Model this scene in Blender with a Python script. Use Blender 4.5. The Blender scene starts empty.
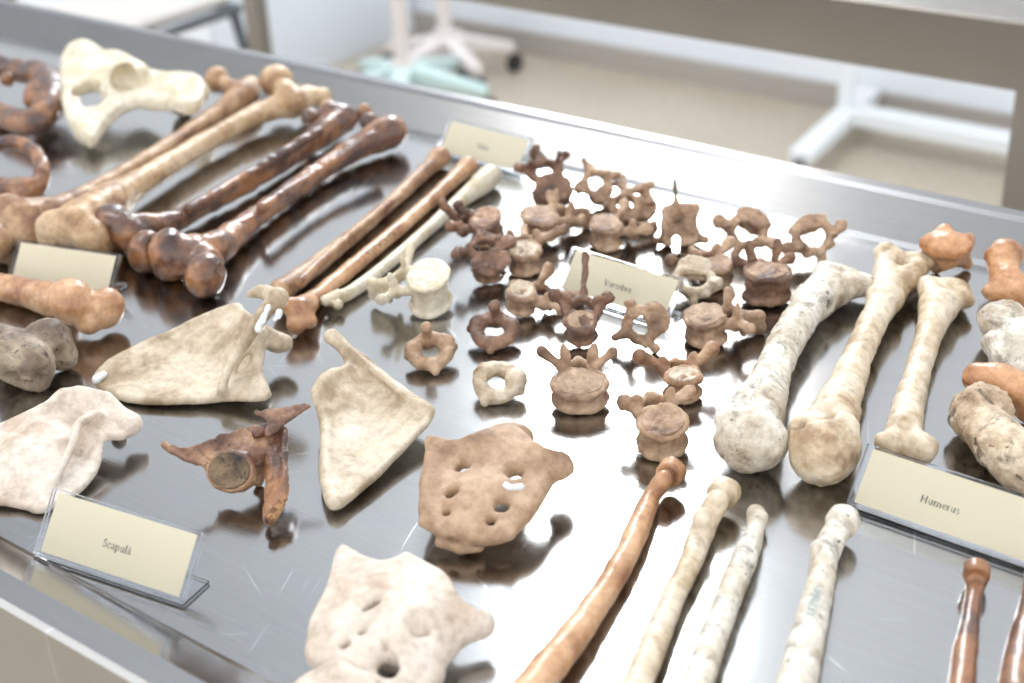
import bpy, math, random
import numpy as np
from mathutils import Matrix

# ------------------------------------------------------------------ basics
TZ = 0.90                       # height of the steel table's surface above the floor (m)
CH = 0.515                      # height of the lens above the table
FPX = 1449.0                    # focal length for a 1024 px wide frame
RW = np.array([[0.80263794, 0.25519737, -0.53911654],
               [0.59496915, -0.40655039, 0.69334587],
               [-0.042238, -0.87726341, -0.47814733]])   # rows: world X (along the table), Y (away), Z
C = bpy.context.scene.collection
rnd = random.Random(7)

def T(px, py, z=0.0):
    """point over the table (metres; z = cm above the table surface)"""
    r = RW @ np.array([px-512.0, py-341.5, FPX])
    t = (z/100-CH)/r[2]
    p = r*t
    return np.array([p[0], p[1], TZ+z/100])

def depth(px, py, z=0.0):
    p = T(px, py, z)-np.array([0, 0, TZ+CH])
    return float((RW.T @ p)[2])

def lin(h):
    h = h.lstrip('#')
    out = []
    for i in (0, 2, 4):
        c = int(h[i:i+2], 16)/255
        out.append(c/12.92 if c <= 0.04045 else ((c+0.055)/1.055)**2.4)
    return (*out, 1.0)

# ------------------------------------------------------------------ materials
def newmat(name):
    m = bpy.data.materials.new(name); m.use_nodes = True
    nt = m.node_tree; b = nt.nodes['Principled BSDF']
    return m, nt, b

def plain(name, col, rough=0.5, metal=0.0, **kw):
    m, nt, b = newmat(name)
    b.inputs['Base Color'].default_value = lin(col)
    b.inputs['Roughness'].default_value = rough
    b.inputs['Metallic'].default_value = metal
    for k, v in kw.items(): b.inputs[k].default_value = v
    return m

def N(nt, t, **kw):
    n = nt.nodes.new(t)
    for k, v in kw.items():
        if k in n.inputs: n.inputs[k].default_value = v
        else: setattr(n, k, v)
    return n

def ramp(nt, fac, stops):
    r = nt.nodes.new('ShaderNodeValToRGB')
    e = r.color_ramp.elements
    while len(e) < len(stops): e.new(0.5)
    for el, (p, c) in zip(e, stops): el.position = p; el.color = c
    nt.links.new(fac, r.inputs['Fac'])
    return r.outputs['Color']

def mixc(nt, fac, a, b, mode='MIX'):
    m = nt.nodes.new('ShaderNodeMix'); m.data_type = 'RGBA'; m.blend_type = mode
    L = nt.links
    for s, v in ((m.inputs[0], fac), (m.inputs[6], a), (m.inputs[7], b)):
        if hasattr(v, 'is_output'): L.new(v, s)
        else: s.default_value = v
    return m.outputs[2]

_bm = {}
def bone_mat(key, light, mid, dark, spot='3a2a20', spots=0.25, rough=0.55, coat=0.0, bump=0.25, scale=1.0):
    if key in _bm: return _bm[key]
    m, nt, b = newmat(key); L = nt.links
    tc = N(nt, 'ShaderNodeTexCoord'); o = tc.outputs['Object']
    n1 = N(nt, 'ShaderNodeTexNoise', Scale=28*scale, Detail=5, Roughness=0.6); L.new(o, n1.inputs['Vector'])
    n2 = N(nt, 'ShaderNodeTexNoise', Scale=140*scale, Detail=4, Roughness=0.65); L.new(o, n2.inputs['Vector'])
    n3 = N(nt, 'ShaderNodeTexNoise', Scale=60*scale, Detail=8, Roughness=0.75, Distortion=0.6); L.new(o, n3.inputs['Vector'])
    c = ramp(nt, n1.outputs['Fac'], [(0.38, lin(dark)), (0.49, lin(mid)), (0.60, lin(light))])
    c2 = ramp(nt, n2.outputs['Fac'], [(0.36, (0.60, 0.56, 0.52, 1)), (0.58, (1, 1, 1, 1))])
    c = mixc(nt, 0.6, c, c2, 'MULTIPLY')
    s = ramp(nt, n3.outputs['Fac'], [(0.57 if spots < .5 else .53, (0, 0, 0, 1)), (0.70 if spots < .5 else .62, (spots, spots, spots, 1))])
    c = mixc(nt, s, c, lin(spot))
    if spots >= .5:                                   # fine dark pits
        n4 = N(nt, 'ShaderNodeTexNoise', Scale=210*scale, Detail=3, Roughness=0.5); L.new(o, n4.inputs['Vector'])
        s2 = ramp(nt, n4.outputs['Fac'], [(0.66, (0, 0, 0, 1)), (0.71, (.85, .85, .85, 1))])
        c = mixc(nt, s2, c, lin(spot))
    L.new(c, b.inputs['Base Color'])
    v = N(nt, 'ShaderNodeTexVoronoi', Scale=520*scale); L.new(o, v.inputs['Vector'])
    b1 = N(nt, 'ShaderNodeBump', Strength=bump, Distance=0.0012); L.new(n2.outputs['Fac'], b1.inputs['Height'])
    b2 = N(nt, 'ShaderNodeBump', Strength=bump*0.6, Distance=0.0005); L.new(v.outputs['Distance'], b2.inputs['Height'])
    L.new(b1.outputs[0], b2.inputs['Normal']); L.new(b2.outputs[0], b.inputs['Normal'])
    b.inputs['Roughness'].default_value = rough
    b.inputs['Coat Weight'].default_value = coat
    b.inputs['Coat Roughness'].default_value = 0.22
    b.inputs['Subsurface Weight'].default_value = 0.0
    _bm[key] = m
    return m

M = dict(
    cream=bone_mat('cream cast bone', 'ddd5c1', 'd6cbb4', 'c9bb9d', spots=0.0, rough=0.42, bump=0.08),
    plastic=bone_mat('pale plaster bone', 'd9cdbf', 'd0c1b1', 'bca792', spots=0.06, rough=0.5, bump=0.12),
    beige=bone_mat('beige bone', 'd0c1aa', 'bdab91', '9c876b', spots=0.15, rough=0.5, bump=0.25),
    sacrum=bone_mat('light brown bone', 'bda083', 'aa8b6e', '8b6d53', spots=0.2, rough=0.55, bump=0.3),
    tan=bone_mat('tan bone', 'bd9c7a', 'a37d5c', '7a563c', spots=0.35, rough=0.48, coat=0.08, bump=0.25),
    femur=bone_mat('honey tan bone', 'ccb292', 'b4936c', '876247', spots=0.35, rough=0.46, coat=0.08, bump=0.2, scale=0.8),
    brown=bone_mat('brown glossy bone', '9c6c46', '6e4934', '46302a', spot='2a1a16', spots=0.35, rough=0.34, coat=0.35, bump=0.25),
    darkbrown=bone_mat('dark brown bone', '7e5038', '59382a', '33201c', spot='1c1210', spots=0.5, rough=0.4, coat=0.2, bump=0.3),
    umber=bone_mat('umber bone', '9a7760', '775947', '523c30', spots=0.4, rough=0.55, bump=0.35),
    walnut=bone_mat('dusty brown bone', 'c2a488', '9f8167', '6f5543', spots=0.45, rough=0.6, bump=0.35),
    orange=bone_mat('orange brown bone', 'cfa57e', 'b88a62', '936546', spots=0.35, rough=0.4, coat=0.2, bump=0.25),
    grey=bone_mat('grey brown bone', 'a3937c', '7d6a58', '57463b', spots=0.5, rough=0.5, bump=0.5),
    white=bone_mat('whitish aged bone', 'e2dccf', 'd0c6b4', 'ab9a82', spot='4a3a2c', spots=0.55, rough=0.55, bump=0.4),
    aged=bone_mat('cream brown bone', 'dccdb6', 'c9b597', 'a08464', spot='4a3828', spots=0.45, rough=0.48, bump=0.35),
    ginger=bone_mat('ginger bone', 'cd9c72', 'b47f55', '885836', spots=0.3, rough=0.42, coat=0.15, bump=0.3),
    pitted=bone_mat('pitted pale bone', 'd8c6ac', 'c4ad90', '9b8265', spot='40301f', spots=0.7, rough=0.65, bump=0.9),
)
M['rust'] = bone_mat('rusty brown bone', 'a98462', '85604a', '55382a', spots=0.55, rough=0.42, coat=0.15, bump=0.4, scale=1.4)
M['disc'] = bone_mat('rough disc face', 'c2aa90', 'b0967c', '937960', spots=0.2, rough=0.75, bump=0.8, scale=1.6)
M['stain'] = bone_mat('black stained socket', '7d674c', '54432f', '1e1814', spot='0e0b09', spots=0.85, rough=0.6, bump=0.6, scale=1.5)
M['spongy'] = bone_mat('spongy broken bone', 'c49a6c', '8a5f3c', '3c2416', spots=0.8, rough=0.8, bump=1.0, scale=3.0)
M['paint'] = plain('white paint', 'dcdfdf', 0.5)
M['ink'] = plain('ink', '3b332e', 0.6)
M['blue_ink'] = plain('faded blue ink', '7fa0a0', 0.6)
M['green'] = plain('green stain', '3c5a48', 0.5)
M['card'] = plain('cream card', 'e4d8b8', 0.7)
M['print'] = plain('black print', '38332c', 0.6)
M['black'] = plain('black rubber', '2a2a2c', 0.6)
M['enamel'] = plain('white enamel', 'e6eaec', 0.35)
M['mint'] = plain('mint enamel', 'c6dcda', 0.35)
M['pinkish'] = plain('pale pink enamel', 'e0d8d4', 0.4)
M['greytube'] = plain('grey steel tube', '5b6066', 0.4, 0.3)

def acrylic():
    m, nt, b = newmat('clear acrylic')
    b.inputs['Base Color'].default_value = (0.97, 0.98, 1, 1)
    b.inputs['Roughness'].default_value = 0.03
    b.inputs['Transmission Weight'].default_value = 1.0
    b.inputs['IOR'].default_value = 1.22
    return m
M['acrylic'] = acrylic()

def steel(name, base, rough, scratch=True, aniso=0.0):
    m, nt, b = newmat(name); L = nt.links
    tc = N(nt, 'ShaderNodeTexCoord'); o = tc.outputs['Object']
    b.inputs['Metallic'].default_value = 1.0
    if aniso:
        b.inputs['Anisotropic'].default_value = aniso
        tv = N(nt, 'ShaderNodeCombineXYZ'); tv.inputs[0].default_value = 1.0; L.new(tv.outputs[0], b.inputs['Tangent']); b.inputs['Anisotropic Rotation'].default_value = 0.0
    mp = N(nt, 'ShaderNodeMapping'); mp.inputs['Scale'].default_value = (6, 900, 6); L.new(o, mp.inputs['Vector'])
    br = N(nt, 'ShaderNodeTexNoise', Scale=1.0, Detail=3); L.new(mp.outputs[0], br.inputs['Vector'])
    cl = N(nt, 'ShaderNodeTexNoise', Scale=7.0, Detail=4, Roughness=0.6); L.new(o, cl.inputs['Vector'])
    rr = N(nt, 'ShaderNodeMapRange'); rr.inputs[3].default_value = rough*0.8; rr.inputs[4].default_value = rough*1.3
    L.new(cl.outputs['Fac'], rr.inputs[0])
    col = ramp(nt, br.outputs['Fac'], [(0.3, (base[0]*.93, base[1]*.93, base[2]*.93, 1)), (0.7, (*base, 1))])
    rough_out = rr.outputs[0]
    bump = N(nt, 'ShaderNodeBump', Strength=0.10, Distance=0.0004); L.new(br.outputs['Fac'], bump.inputs['Height'])
    if scratch:
        acc = None
        for i, a in enumerate((24, 71, 148)):
            mp2 = N(nt, 'ShaderNodeMapping'); mp2.inputs['Rotation'].default_value = (0, 0, math.radians(a))
            L.new(o, mp2.inputs['Vector'])
            wv = N(nt, 'ShaderNodeTexNoise', Scale=3.0+i, Detail=1); L.new(mp2.outputs[0], wv.inputs['Vector'])
            mp3 = N(nt, 'ShaderNodeMapping'); mp3.inputs['Scale'].default_value = (14+3*i, 420, 1); mp3.inputs['Location'].default_value = (i*3.1, i*1.7, 0)
            ad = N(nt, 'ShaderNodeVectorMath', operation='MULTIPLY_ADD')
            L.new(wv.outputs['Color'], ad.inputs[0]); ad.inputs[1].default_value = (0, 0.05, 0); L.new(mp2.outputs[0], ad.inputs[2])
            L.new(ad.outputs[0], mp3.inputs['Vector'])
            sn = N(nt, 'ShaderNodeTexNoise', Scale=1.0, Detail=0); L.new(mp3.outputs[0], sn.inputs['Vector'])
            s = ramp(nt, sn.outputs['Fac'], [(0.80, (0, 0, 0, 1)), (0.83, (.22, .22, .22, 1))])
            acc = s if acc is None else mixc(nt, 1.0, acc, s, 'LIGHTEN')
        col = mixc(nt, acc, col, (0.75, 0.76, 0.79, 1))
        ma = N(nt, 'ShaderNodeMath', operation='MULTIPLY_ADD'); L.new(acc, ma.inputs[0]); ma.inputs[1].default_value = 0.35
        L.new(rough_out, ma.inputs[2]); rough_out = ma.outputs[0]
    L.new(col, b.inputs['Base Color']); L.new(rough_out, b.inputs['Roughness']); L.new(bump.outputs[0], b.inputs['Normal'])
    return m
M['steel'] = steel('brushed steel', (0.43, 0.425, 0.415), 0.135)
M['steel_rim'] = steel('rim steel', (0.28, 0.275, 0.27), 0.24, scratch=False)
M['steel_far'] = steel('dull steel', (0.31, 0.285, 0.255), 0.32, scratch=False)

# ------------------------------------------------------------------ object helpers
def tag(o, label=None, cat=None, group=None, kind=None):
    if label: o['label'] = label
    if cat: o['category'] = cat
    if group: o['group'] = group
    if kind: o['kind'] = kind
    return o

def mesh_obj(name, v, f, mat, parent=None, loc=None, smooth=True):
    me = bpy.data.meshes.new(name)
    me.from_pydata([tuple(map(float, p)) for p in v], [], [tuple(int(i) for i in q) for q in f])
    me.materials.append(mat)
    me.polygons.foreach_set('use_smooth', [smooth]*len(me.polygons))
    me.update()
    o = bpy.data.objects.new(name, me); C.objects.link(o)
    if loc is not None: o.location = loc
    if parent is not None: o.parent = parent
    return o

def empty(name, loc, rz=0.0):
    o = bpy.data.objects.new(name, None); C.objects.link(o)
    o.empty_display_size = 0.05; o.location = loc; o.rotation_euler = (0, 0, rz)
    return o

class MB:
    """collects boxes / bars / tubes in one mesh"""
    def __init__(s): s.v = []; s.f = []
    def add(s, v, f):
        n = len(s.v); s.v += [tuple(p) for p in v]; s.f += [tuple(i+n for i in q) for q in f]; return s
    def box(s, a, b):
        (x0, y0, z0), (x1, y1, z1) = a, b
        v = [(x0,y0,z0),(x1,y0,z0),(x1,y1,z0),(x0,y1,z0),(x0,y0,z1),(x1,y0,z1),(x1,y1,z1),(x0,y1,z1)]
        return s.add(v, [(0,3,2,1),(4,5,6,7),(0,1,5,4),(1,2,6,5),(2,3,7,6),(3,0,4,7)])
    def tube(s, pts, r, n=14, r2=None):
        pts = [np.array(p, float) for p in pts]; rings = []
        k = len(pts)
        up = None
        for i, p in enumerate(pts):
            t = pts[min(i+1, k-1)]-pts[max(i-1, 0)]; t /= np.linalg.norm(t)
            if up is None: up = np.array([0, 0, 1.]) if abs(t[2]) < .9 else np.array([1., 0, 0])
            a = np.cross(t, up); a /= np.linalg.norm(a); b = np.cross(a, t); up = b
            rr = r if r2 is None else r+(r2-r)*i/(k-1)
            rings.append([p+rr*(math.cos(2*math.pi*j/n)*a+math.sin(2*math.pi*j/n)*b) for j in range(n)])
        v = [q for ring in rings for q in ring]; f = []
        for i in range(k-1):
            for j in range(n):
                f.append((i*n+j, i*n+(j+1) % n, (i+1)*n+(j+1) % n, (i+1)*n+j))
        f.append(tuple(range(n-1, -1, -1))); f.append(tuple((k-1)*n+j for j in range(n)))
        return s.add(v, f)
    def quadbar(s, a, b, wdir, w, h0, h1):
        """tapering rectangular bar from a to b; heights h0,h1 along z"""
        a = np.array(a, float); b = np.array(b, float); d = b-a; d /= np.linalg.norm(d)
        sd = np.cross(d, [0, 0, 1]); sd /= np.linalg.norm(sd)
        v = []
        for p, h, ww in ((a, h0, w), (b, h1, wdir)):
            for sx, sz in ((-1, -1), (1, -1), (1, 1), (-1, 1)): v.append(p+sd*sx*ww/2+np.array([0, 0, sz*h/2]))
        return s.add(v, [(3,2,1,0),(4,5,6,7),(0,1,5,4),(1,2,6,5),(2,3,7,6),(3,0,4,7)])
    def build(s, name, mat, parent=None, bevel=0.0, seg=2, smooth=True):
        o = mesh_obj(name, s.v, s.f, mat, parent, smooth=False)
        if bevel:
            m = o.modifiers.new('bevel', 'BEVEL'); m.width = bevel; m.segments = seg; m.limit_method = 'ANGLE'
        if smooth:
            for p in o.data.polygons: p.use_smooth = len(p.vertices) == 4
            try: o.data.set_sharp_from_angle(angle=math.radians(40))
            except Exception: pass
        return o

# ------------------------------------------------------------------ implicit shapes -> mesh (units: cm)
_rg = np.random.RandomState(3)
_lat = _rg.rand(32, 32, 32).astype(np.float32)*2-1
def vnoise(P):
    q = np.floor(P).astype(int); f = (P-q).astype(np.float32); f = f*f*(3-2*f); q &= 31
    x0, y0, z0 = q.T; x1, y1, z1 = (x0+1) & 31, (y0+1) & 31, (z0+1) & 31
    fx, fy, fz = f.T
    def lp(a, b, t): return a+(b-a)*t
    return lp(lp(lp(_lat[x0,y0,z0], _lat[x1,y0,z0], fx), lp(_lat[x0,y1,z0], _lat[x1,y1,z0], fx), fy),
              lp(lp(_lat[x0,y0,z1], _lat[x1,y0,z1], fx), lp(_lat[x0,y1,z1], _lat[x1,y1,z1], fx), fy), fz)

def rotm(rx=0, ry=0, rz=0):
    a, b, c = map(math.radians, (rx, ry, rz))
    X = np.array([[1,0,0],[0,math.cos(a),-math.sin(a)],[0,math.sin(a),math.cos(a)]])
    Y = np.array([[math.cos(b),0,math.sin(b)],[0,1,0],[-math.sin(b),0,math.cos(b)]])
    Z = np.array([[math.cos(c),-math.sin(c),0],[math.sin(c),math.cos(c),0],[0,0,1]])
    return Z @ Y @ X

NR1, NR2, NR3 = rotm(37, 21, 52), rotm(-29, 44, 17), rotm(61, -33, 70)
class S:
    def __init__(s, noise=0.05, nf=0.9, seed=0):
        s.ops = []; s.lo = np.full(3, 1e9); s.hi = -s.lo; s.noise = noise; s.nf = nf; s.seed = seed
    def _add(s, fn, k, lo, hi, cut=False):
        s.ops.append((fn, k, cut))
        if not cut:
            s.lo = np.minimum(s.lo, lo); s.hi = np.maximum(s.hi, hi)
        return s
    def cap(s, p, q, r1, r2=None, k=0.35, cut=False, flat=None):
        """tapered capsule; flat=(axis vector, factor) squashes it across that axis"""
        p = np.array(p, float); q = np.array(q, float); r2 = r1 if r2 is None else r2
        ba = q-p; L2 = max(ba @ ba, 1e-9)
        if flat is not None:
            ax = np.array(flat[0], float); ax /= np.linalg.norm(ax); fac = flat[1]
        def fn(P):
            pa = P-p; h = np.clip(pa @ ba/L2, 0, 1); hs = h
            d = pa-h[:, None]*ba
            r = r1+(r2-r1)*hs
            if flat is not None:
                da = d @ ax; d = d+(da*(1/fac-1))[:, None]*ax
                n = np.linalg.norm(d, axis=1); g = np.sqrt(np.maximum(1+0*n, 1))
                return (n-r)*min(1, fac*1.6)
            return np.linalg.norm(d, axis=1)-r
        m = max(r1, r2)
        return s._add(fn, k, np.minimum(p, q)-m, np.maximum(p, q)+m, cut)
    def chain(s, nodes, k=0.3, **kw):
        if kw.get('flat') is not None:
            for a, b in zip(nodes[:-1], nodes[1:]): s.cap(a[:3], b[:3], a[3], b[3], k=k, **kw)
            return s
        Q = np.array(nodes, float)
        if len(Q) > 2:                                   # Catmull-Rom through the nodes, radius too
            E = np.vstack([2*Q[0]-Q[1], Q, 2*Q[-1]-Q[-2]]); out = []
            for i in range(1, len(E)-2):
                p0, p1, p2, p3 = E[i-1:i+3]
                for u in np.arange(0, 1, 1/6):
                    out.append(0.5*(2*p1+(p2-p0)*u+(2*p0-5*p1+4*p2-p3)*u*u+(3*p1-p0-3*p2+p3)*u**3))
            out.append(E[-2]); Q = np.array(out)
        def fn(P):
            best = np.full(len(P), 1e6)
            for a, b in zip(Q[:-1], Q[1:]):
                ba = b[:3]-a[:3]; pa = P-a[:3]
                h = np.clip(pa @ ba/max(ba @ ba, 1e-9), 0, 1)
                d = pa-h[:, None]*ba
                best = np.minimum(best, np.sqrt((d*d).sum(1))-(a[3]+(b[3]-a[3])*h))
            return best
        m = Q[:, 3:4]
        return s._add(fn, k, (Q[:, :3]-m).min(0), (Q[:, :3]+m).max(0), kw.get('cut', False))
    def ell(s, c, r, R=None, k=0.35, cut=False):
        c = np.array(c, float); r = np.array(r if hasattr(r, '__len__') else (r, r, r), float)
        R = np.eye(3) if R is None else R
        def fn(P):
            q = (P-c) @ R
            a = np.linalg.norm(q/r, axis=1); b = np.linalg.norm(q/(r*r), axis=1)+1e-9
            return a*(a-1)/b
        e = np.sqrt(((R*r)**2).sum(1))
        return s._add(fn, k, c-e, c+e, cut)
    def disc(s, c, a, b, h, R=None, waist=0.0, dish=0.0, rd=0.12, k=0.25, cut=False):
        """elliptic drum, axis = local z, half height h"""
        c = np.array(c, float); R = np.eye(3) if R is None else R
        def fn(P):
            q = (P-c) @ R
            zz = np.clip(np.abs(q[:, 2])/h, 0, 1)
            w = 1-waist*(1-zz**2)
            rr = np.sqrt((q[:, 0]/(a*w))**2+(q[:, 1]/(b*w))**2)+1e-9
            dr = (rr-1)*min(a, b)+rd
            hh = h-dish*np.clip(1-rr**2, 0, 1)
            dz = np.abs(q[:, 2])-hh+rd
            return np.minimum(np.maximum(dr, dz), 0)+np.sqrt(np.maximum(dr, 0)**2+np.maximum(dz, 0)**2)-rd
        e = np.abs(R) @ np.array([a, b, h])
        return s._add(fn, k, c-e, c+e, cut)
    def torus(s, c, rx, ry, r, R=None, k=0.3, cut=False):
        c = np.array(c, float); R = np.eye(3) if R is None else R
        def fn(P):
            q = (P-c) @ R
            rho = np.sqrt((q[:, 0]/rx)**2+(q[:, 1]/ry)**2)+1e-9
            d = (rho-1)*(np.sqrt(q[:, 0]**2+q[:, 1]**2)/rho)
            return np.sqrt(d*d+q[:, 2]**2)-r
        e = np.abs(R) @ np.array([rx+r, ry+r, r])
        return s._add(fn, k, c-e, c+e, cut)
    def plate(s, outline, inner=(), t=0.3, k=0.3, rd=0.5, smooth=2):
        """sheet: outline [(x,y,z)] and inner points [(x,y,z)] give its mid height, t half thickness"""
        O = np.array(outline, float)
        poly = O[:, :2]
        for _ in range(smooth):
            nx = np.roll(poly, -1, 0); poly = np.stack([poly*0.75+nx*0.25, poly*0.25+nx*0.75], 1).reshape(-1, 2)
        K = np.vstack([O]+([np.array(inner, float)] if len(inner) else []))
        X = K[:, :2]; n = len(X)
        D = np.linalg.norm(X[:, None]-X[None], axis=2)
        A = np.zeros((n+3, n+3)); A[:n, :n] = D+np.eye(n)*(-0.05); A[:n, n] = 1; A[:n, n+1:n+3] = X; A[n, :n] = 1; A[n+1:n+3, :n] = X.T
        w = np.linalg.lstsq(A, np.r_[K[:, 2], 0, 0, 0], rcond=None)[0]
        def zc(P):
            d = np.linalg.norm(P[:, None, :2]-X[None], axis=2)
            return d @ w[:n]+w[n]+P[:, :2] @ w[n+1:]
        A0 = poly; B0 = np.roll(poly, -1, 0)
        def pd(P):
            x = P[:, 0]; y = P[:, 1]; best = np.full(len(P), 1e9); ins = np.zeros(len(P), bool)
            for a, b in zip(A0, B0):
                e = b-a; wx = x-a[0]; wy = y-a[1]
                h = np.clip((wx*e[0]+wy*e[1])/(e @ e+1e-12), 0, 1)
                d = (wx-h*e[0])**2+(wy-h*e[1])**2
                best = np.minimum(best, d)
                cr = ((a[1] <= y) != (b[1] <= y)) & (x < (b[0]-a[0])*(y-a[1])/((b[1]-a[1])+1e-12)+a[0])
                ins ^= cr
            return np.where(ins, -1, 1)*np.sqrt(best)
        def fn(P):
            d2 = pd(P); z = zc(P)
            e = min(rd, t*0.98)
            a = d2+e; b = (np.abs(P[:, 2]-z)-t)+e
            return np.minimum(np.maximum(a, b), 0)+np.sqrt(np.maximum(a, 0)**2+np.maximum(b, 0)**2)-e
        lo = np.r_[poly.min(0), K[:, 2].min()-t-0.5]; hi = np.r_[poly.max(0), K[:, 2].max()+t+0.5]
        return s._add(fn, k, lo, hi)
    def eval(s, P):
        d = np.full(len(P), 1e3)
        for fn, k, cut in s.ops:
            e = fn(P)
            if cut:
                e = -e; h = np.clip(k-np.abs(d-e), 0, None)/k; d = np.maximum(d, e)+h*h*k*0.25
            else:
                h = np.clip(k-np.abs(d-e), 0, None)/k; d = np.minimum(d, e)-h*h*k*0.25
        if s.noise:
            off = np.array([1.7, 3.1, 5.3])*(s.seed+1)
            d = d+s.noise*(vnoise(P @ NR1*s.nf+off)+0.45*vnoise(P @ NR2*s.nf*2.7+off)+0.22*vnoise(P @ NR3*s.nf*6.3+off))
        return d
    def mesh(s, vox):
        lo = s.lo-vox*2-0.25; hi = s.hi+vox*2+0.25
        n = np.ceil((hi-lo)/vox).astype(int)+1
        if n.prod() > 1400000:
            vox *= (n.prod()/1400000)**(1/3); n = np.ceil((hi-lo)/vox).astype(int)+1
        ax = [lo[i]+vox*np.arange(n[i]) for i in range(3)]
        # coarse pass first, the fine one only near the surface
        G = np.stack(np.meshgrid(*ax, indexing='ij'), -1).reshape(-1, 3)
        st = 3
        cn = (n+st-1)//st
        cax = [lo[i]+vox*st*(np.arange(cn[i])+0.5)-vox*0.5 for i in range(3)]
        CG = np.stack(np.meshgrid(*cax, indexing='ij'), -1).reshape(-1, 3)
        cd = s.eval(CG).reshape(cn)
        full = np.repeat(np.repeat(np.repeat(cd, st, 0), st, 1), st, 2)[:n[0], :n[1], :n[2]].copy()
        near = (np.abs(full) < vox*st*2.2).reshape(-1)
        D = full.reshape(-1); D[near] = s.eval(G[near]); D = D.reshape(n)
        ins = D < 0
        cnt = sum(ins[a:n[0]-1+a, b:n[1]-1+b, c:n[2]-1+c].astype(int) for a in (0, 1) for b in (0, 1) for c in (0, 1))
        act = (cnt > 0) & (cnt < 8)
        idx = -np.ones(act.shape, int); cells = np.argwhere(act); idx[tuple(cells.T)] = np.arange(len(cells))
        acc = np.zeros((len(cells), 3)); num = np.zeros(len(cells))
        cs = [np.array(c) for c in [(0,0,0),(1,0,0),(0,1,0),(1,1,0),(0,0,1),(1,0,1),(0,1,1),(1,1,1)]]
        for i in range(8):
            for j in range(i+1, 8):
                if np.abs(cs[i]-cs[j]).sum() != 1: continue
                a = D[tuple((cells+cs[i]).T)]; b = D[tuple((cells+cs[j]).T)]
                x = (a < 0) != (b < 0); t = np.where(x, a/(a-b+1e-12*(a == b)), 0)
                p = cs[i]+t[:, None]*(cs[j]-cs[i])
                acc[x] += p[x]; num[x] += 1
        V = lo+vox*(cells+acc/num[:, None])
        F = []
        for d in range(3):
            o1 = np.eye(3, dtype=int)[(d+1) % 3]; o2 = np.eye(3, dtype=int)[(d+2) % 3]
            sl0 = [slice(1, None)]*3; sl0[d] = slice(0, -1)
            sl1 = [slice(1, None)]*3; sl1[d] = slice(1, None)
            a = ins[tuple(sl0)]; b = ins[tuple(sl1)]
            for flip, msk in ((False, a & ~b), (True, ~a & b)):
                e = np.argwhere(msk)
                if not len(e): continue
                off = np.ones(3, int); off[d] = 0
                e = e+off
                ok = np.all(e < np.array(act.shape), axis=1) & np.all(e-o1-o2 >= 0, axis=1)
                e = e[ok]
                q = np.stack([idx[tuple(e.T)], idx[tuple((e-o1).T)], idx[tuple((e-o1-o2).T)], idx[tuple((e-o2).T)]], 1)
                q = q[(q >= 0).all(1)]
                F.append(q[:, ::-1] if flip else q)
        F = np.vstack(F)
        h = vox*0.25
        for _ in range(2):
            d0 = s.eval(V)
            g = np.stack([s.eval(V+np.eye(3)[i]*h)-d0 for i in range(3)], 1)/h
            gg = (g*g).sum(1)+1e-6
            st_ = np.clip(d0/gg, -vox*0.6, vox*0.6)
            V = V-g*st_[:, None]
        return V, F

def make_bone(name, s, mat, loc, rz, vox, label=None, cat=None, group=None, tilt=None, parent=None, drop=True, lift=0.0):
    """meshes a shape (cm, local) as an object standing on the table at loc"""
    V, F = s.mesh(vox)
    if tilt is not None: V = V @ tilt.T
    zmin = np.percentile(V[:, 2], 0.1) if drop else 0.0
    if parent is None:
        V[:, 2] -= zmin
        V = V/100
        o = mesh_obj(name, V, F, mat, loc=(loc[0], loc[1], TZ+0.0005+lift/100))
        o.rotation_euler = (0, 0, rz)
    else:
        V[:, 2] -= parent['_z']
        V = V/100
        o = mesh_obj(name, V, F, mat, parent=parent)
    if parent is None: o['_z'] = float(zmin)
    tag(o, label, cat, group)
    return o, zmin

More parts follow.
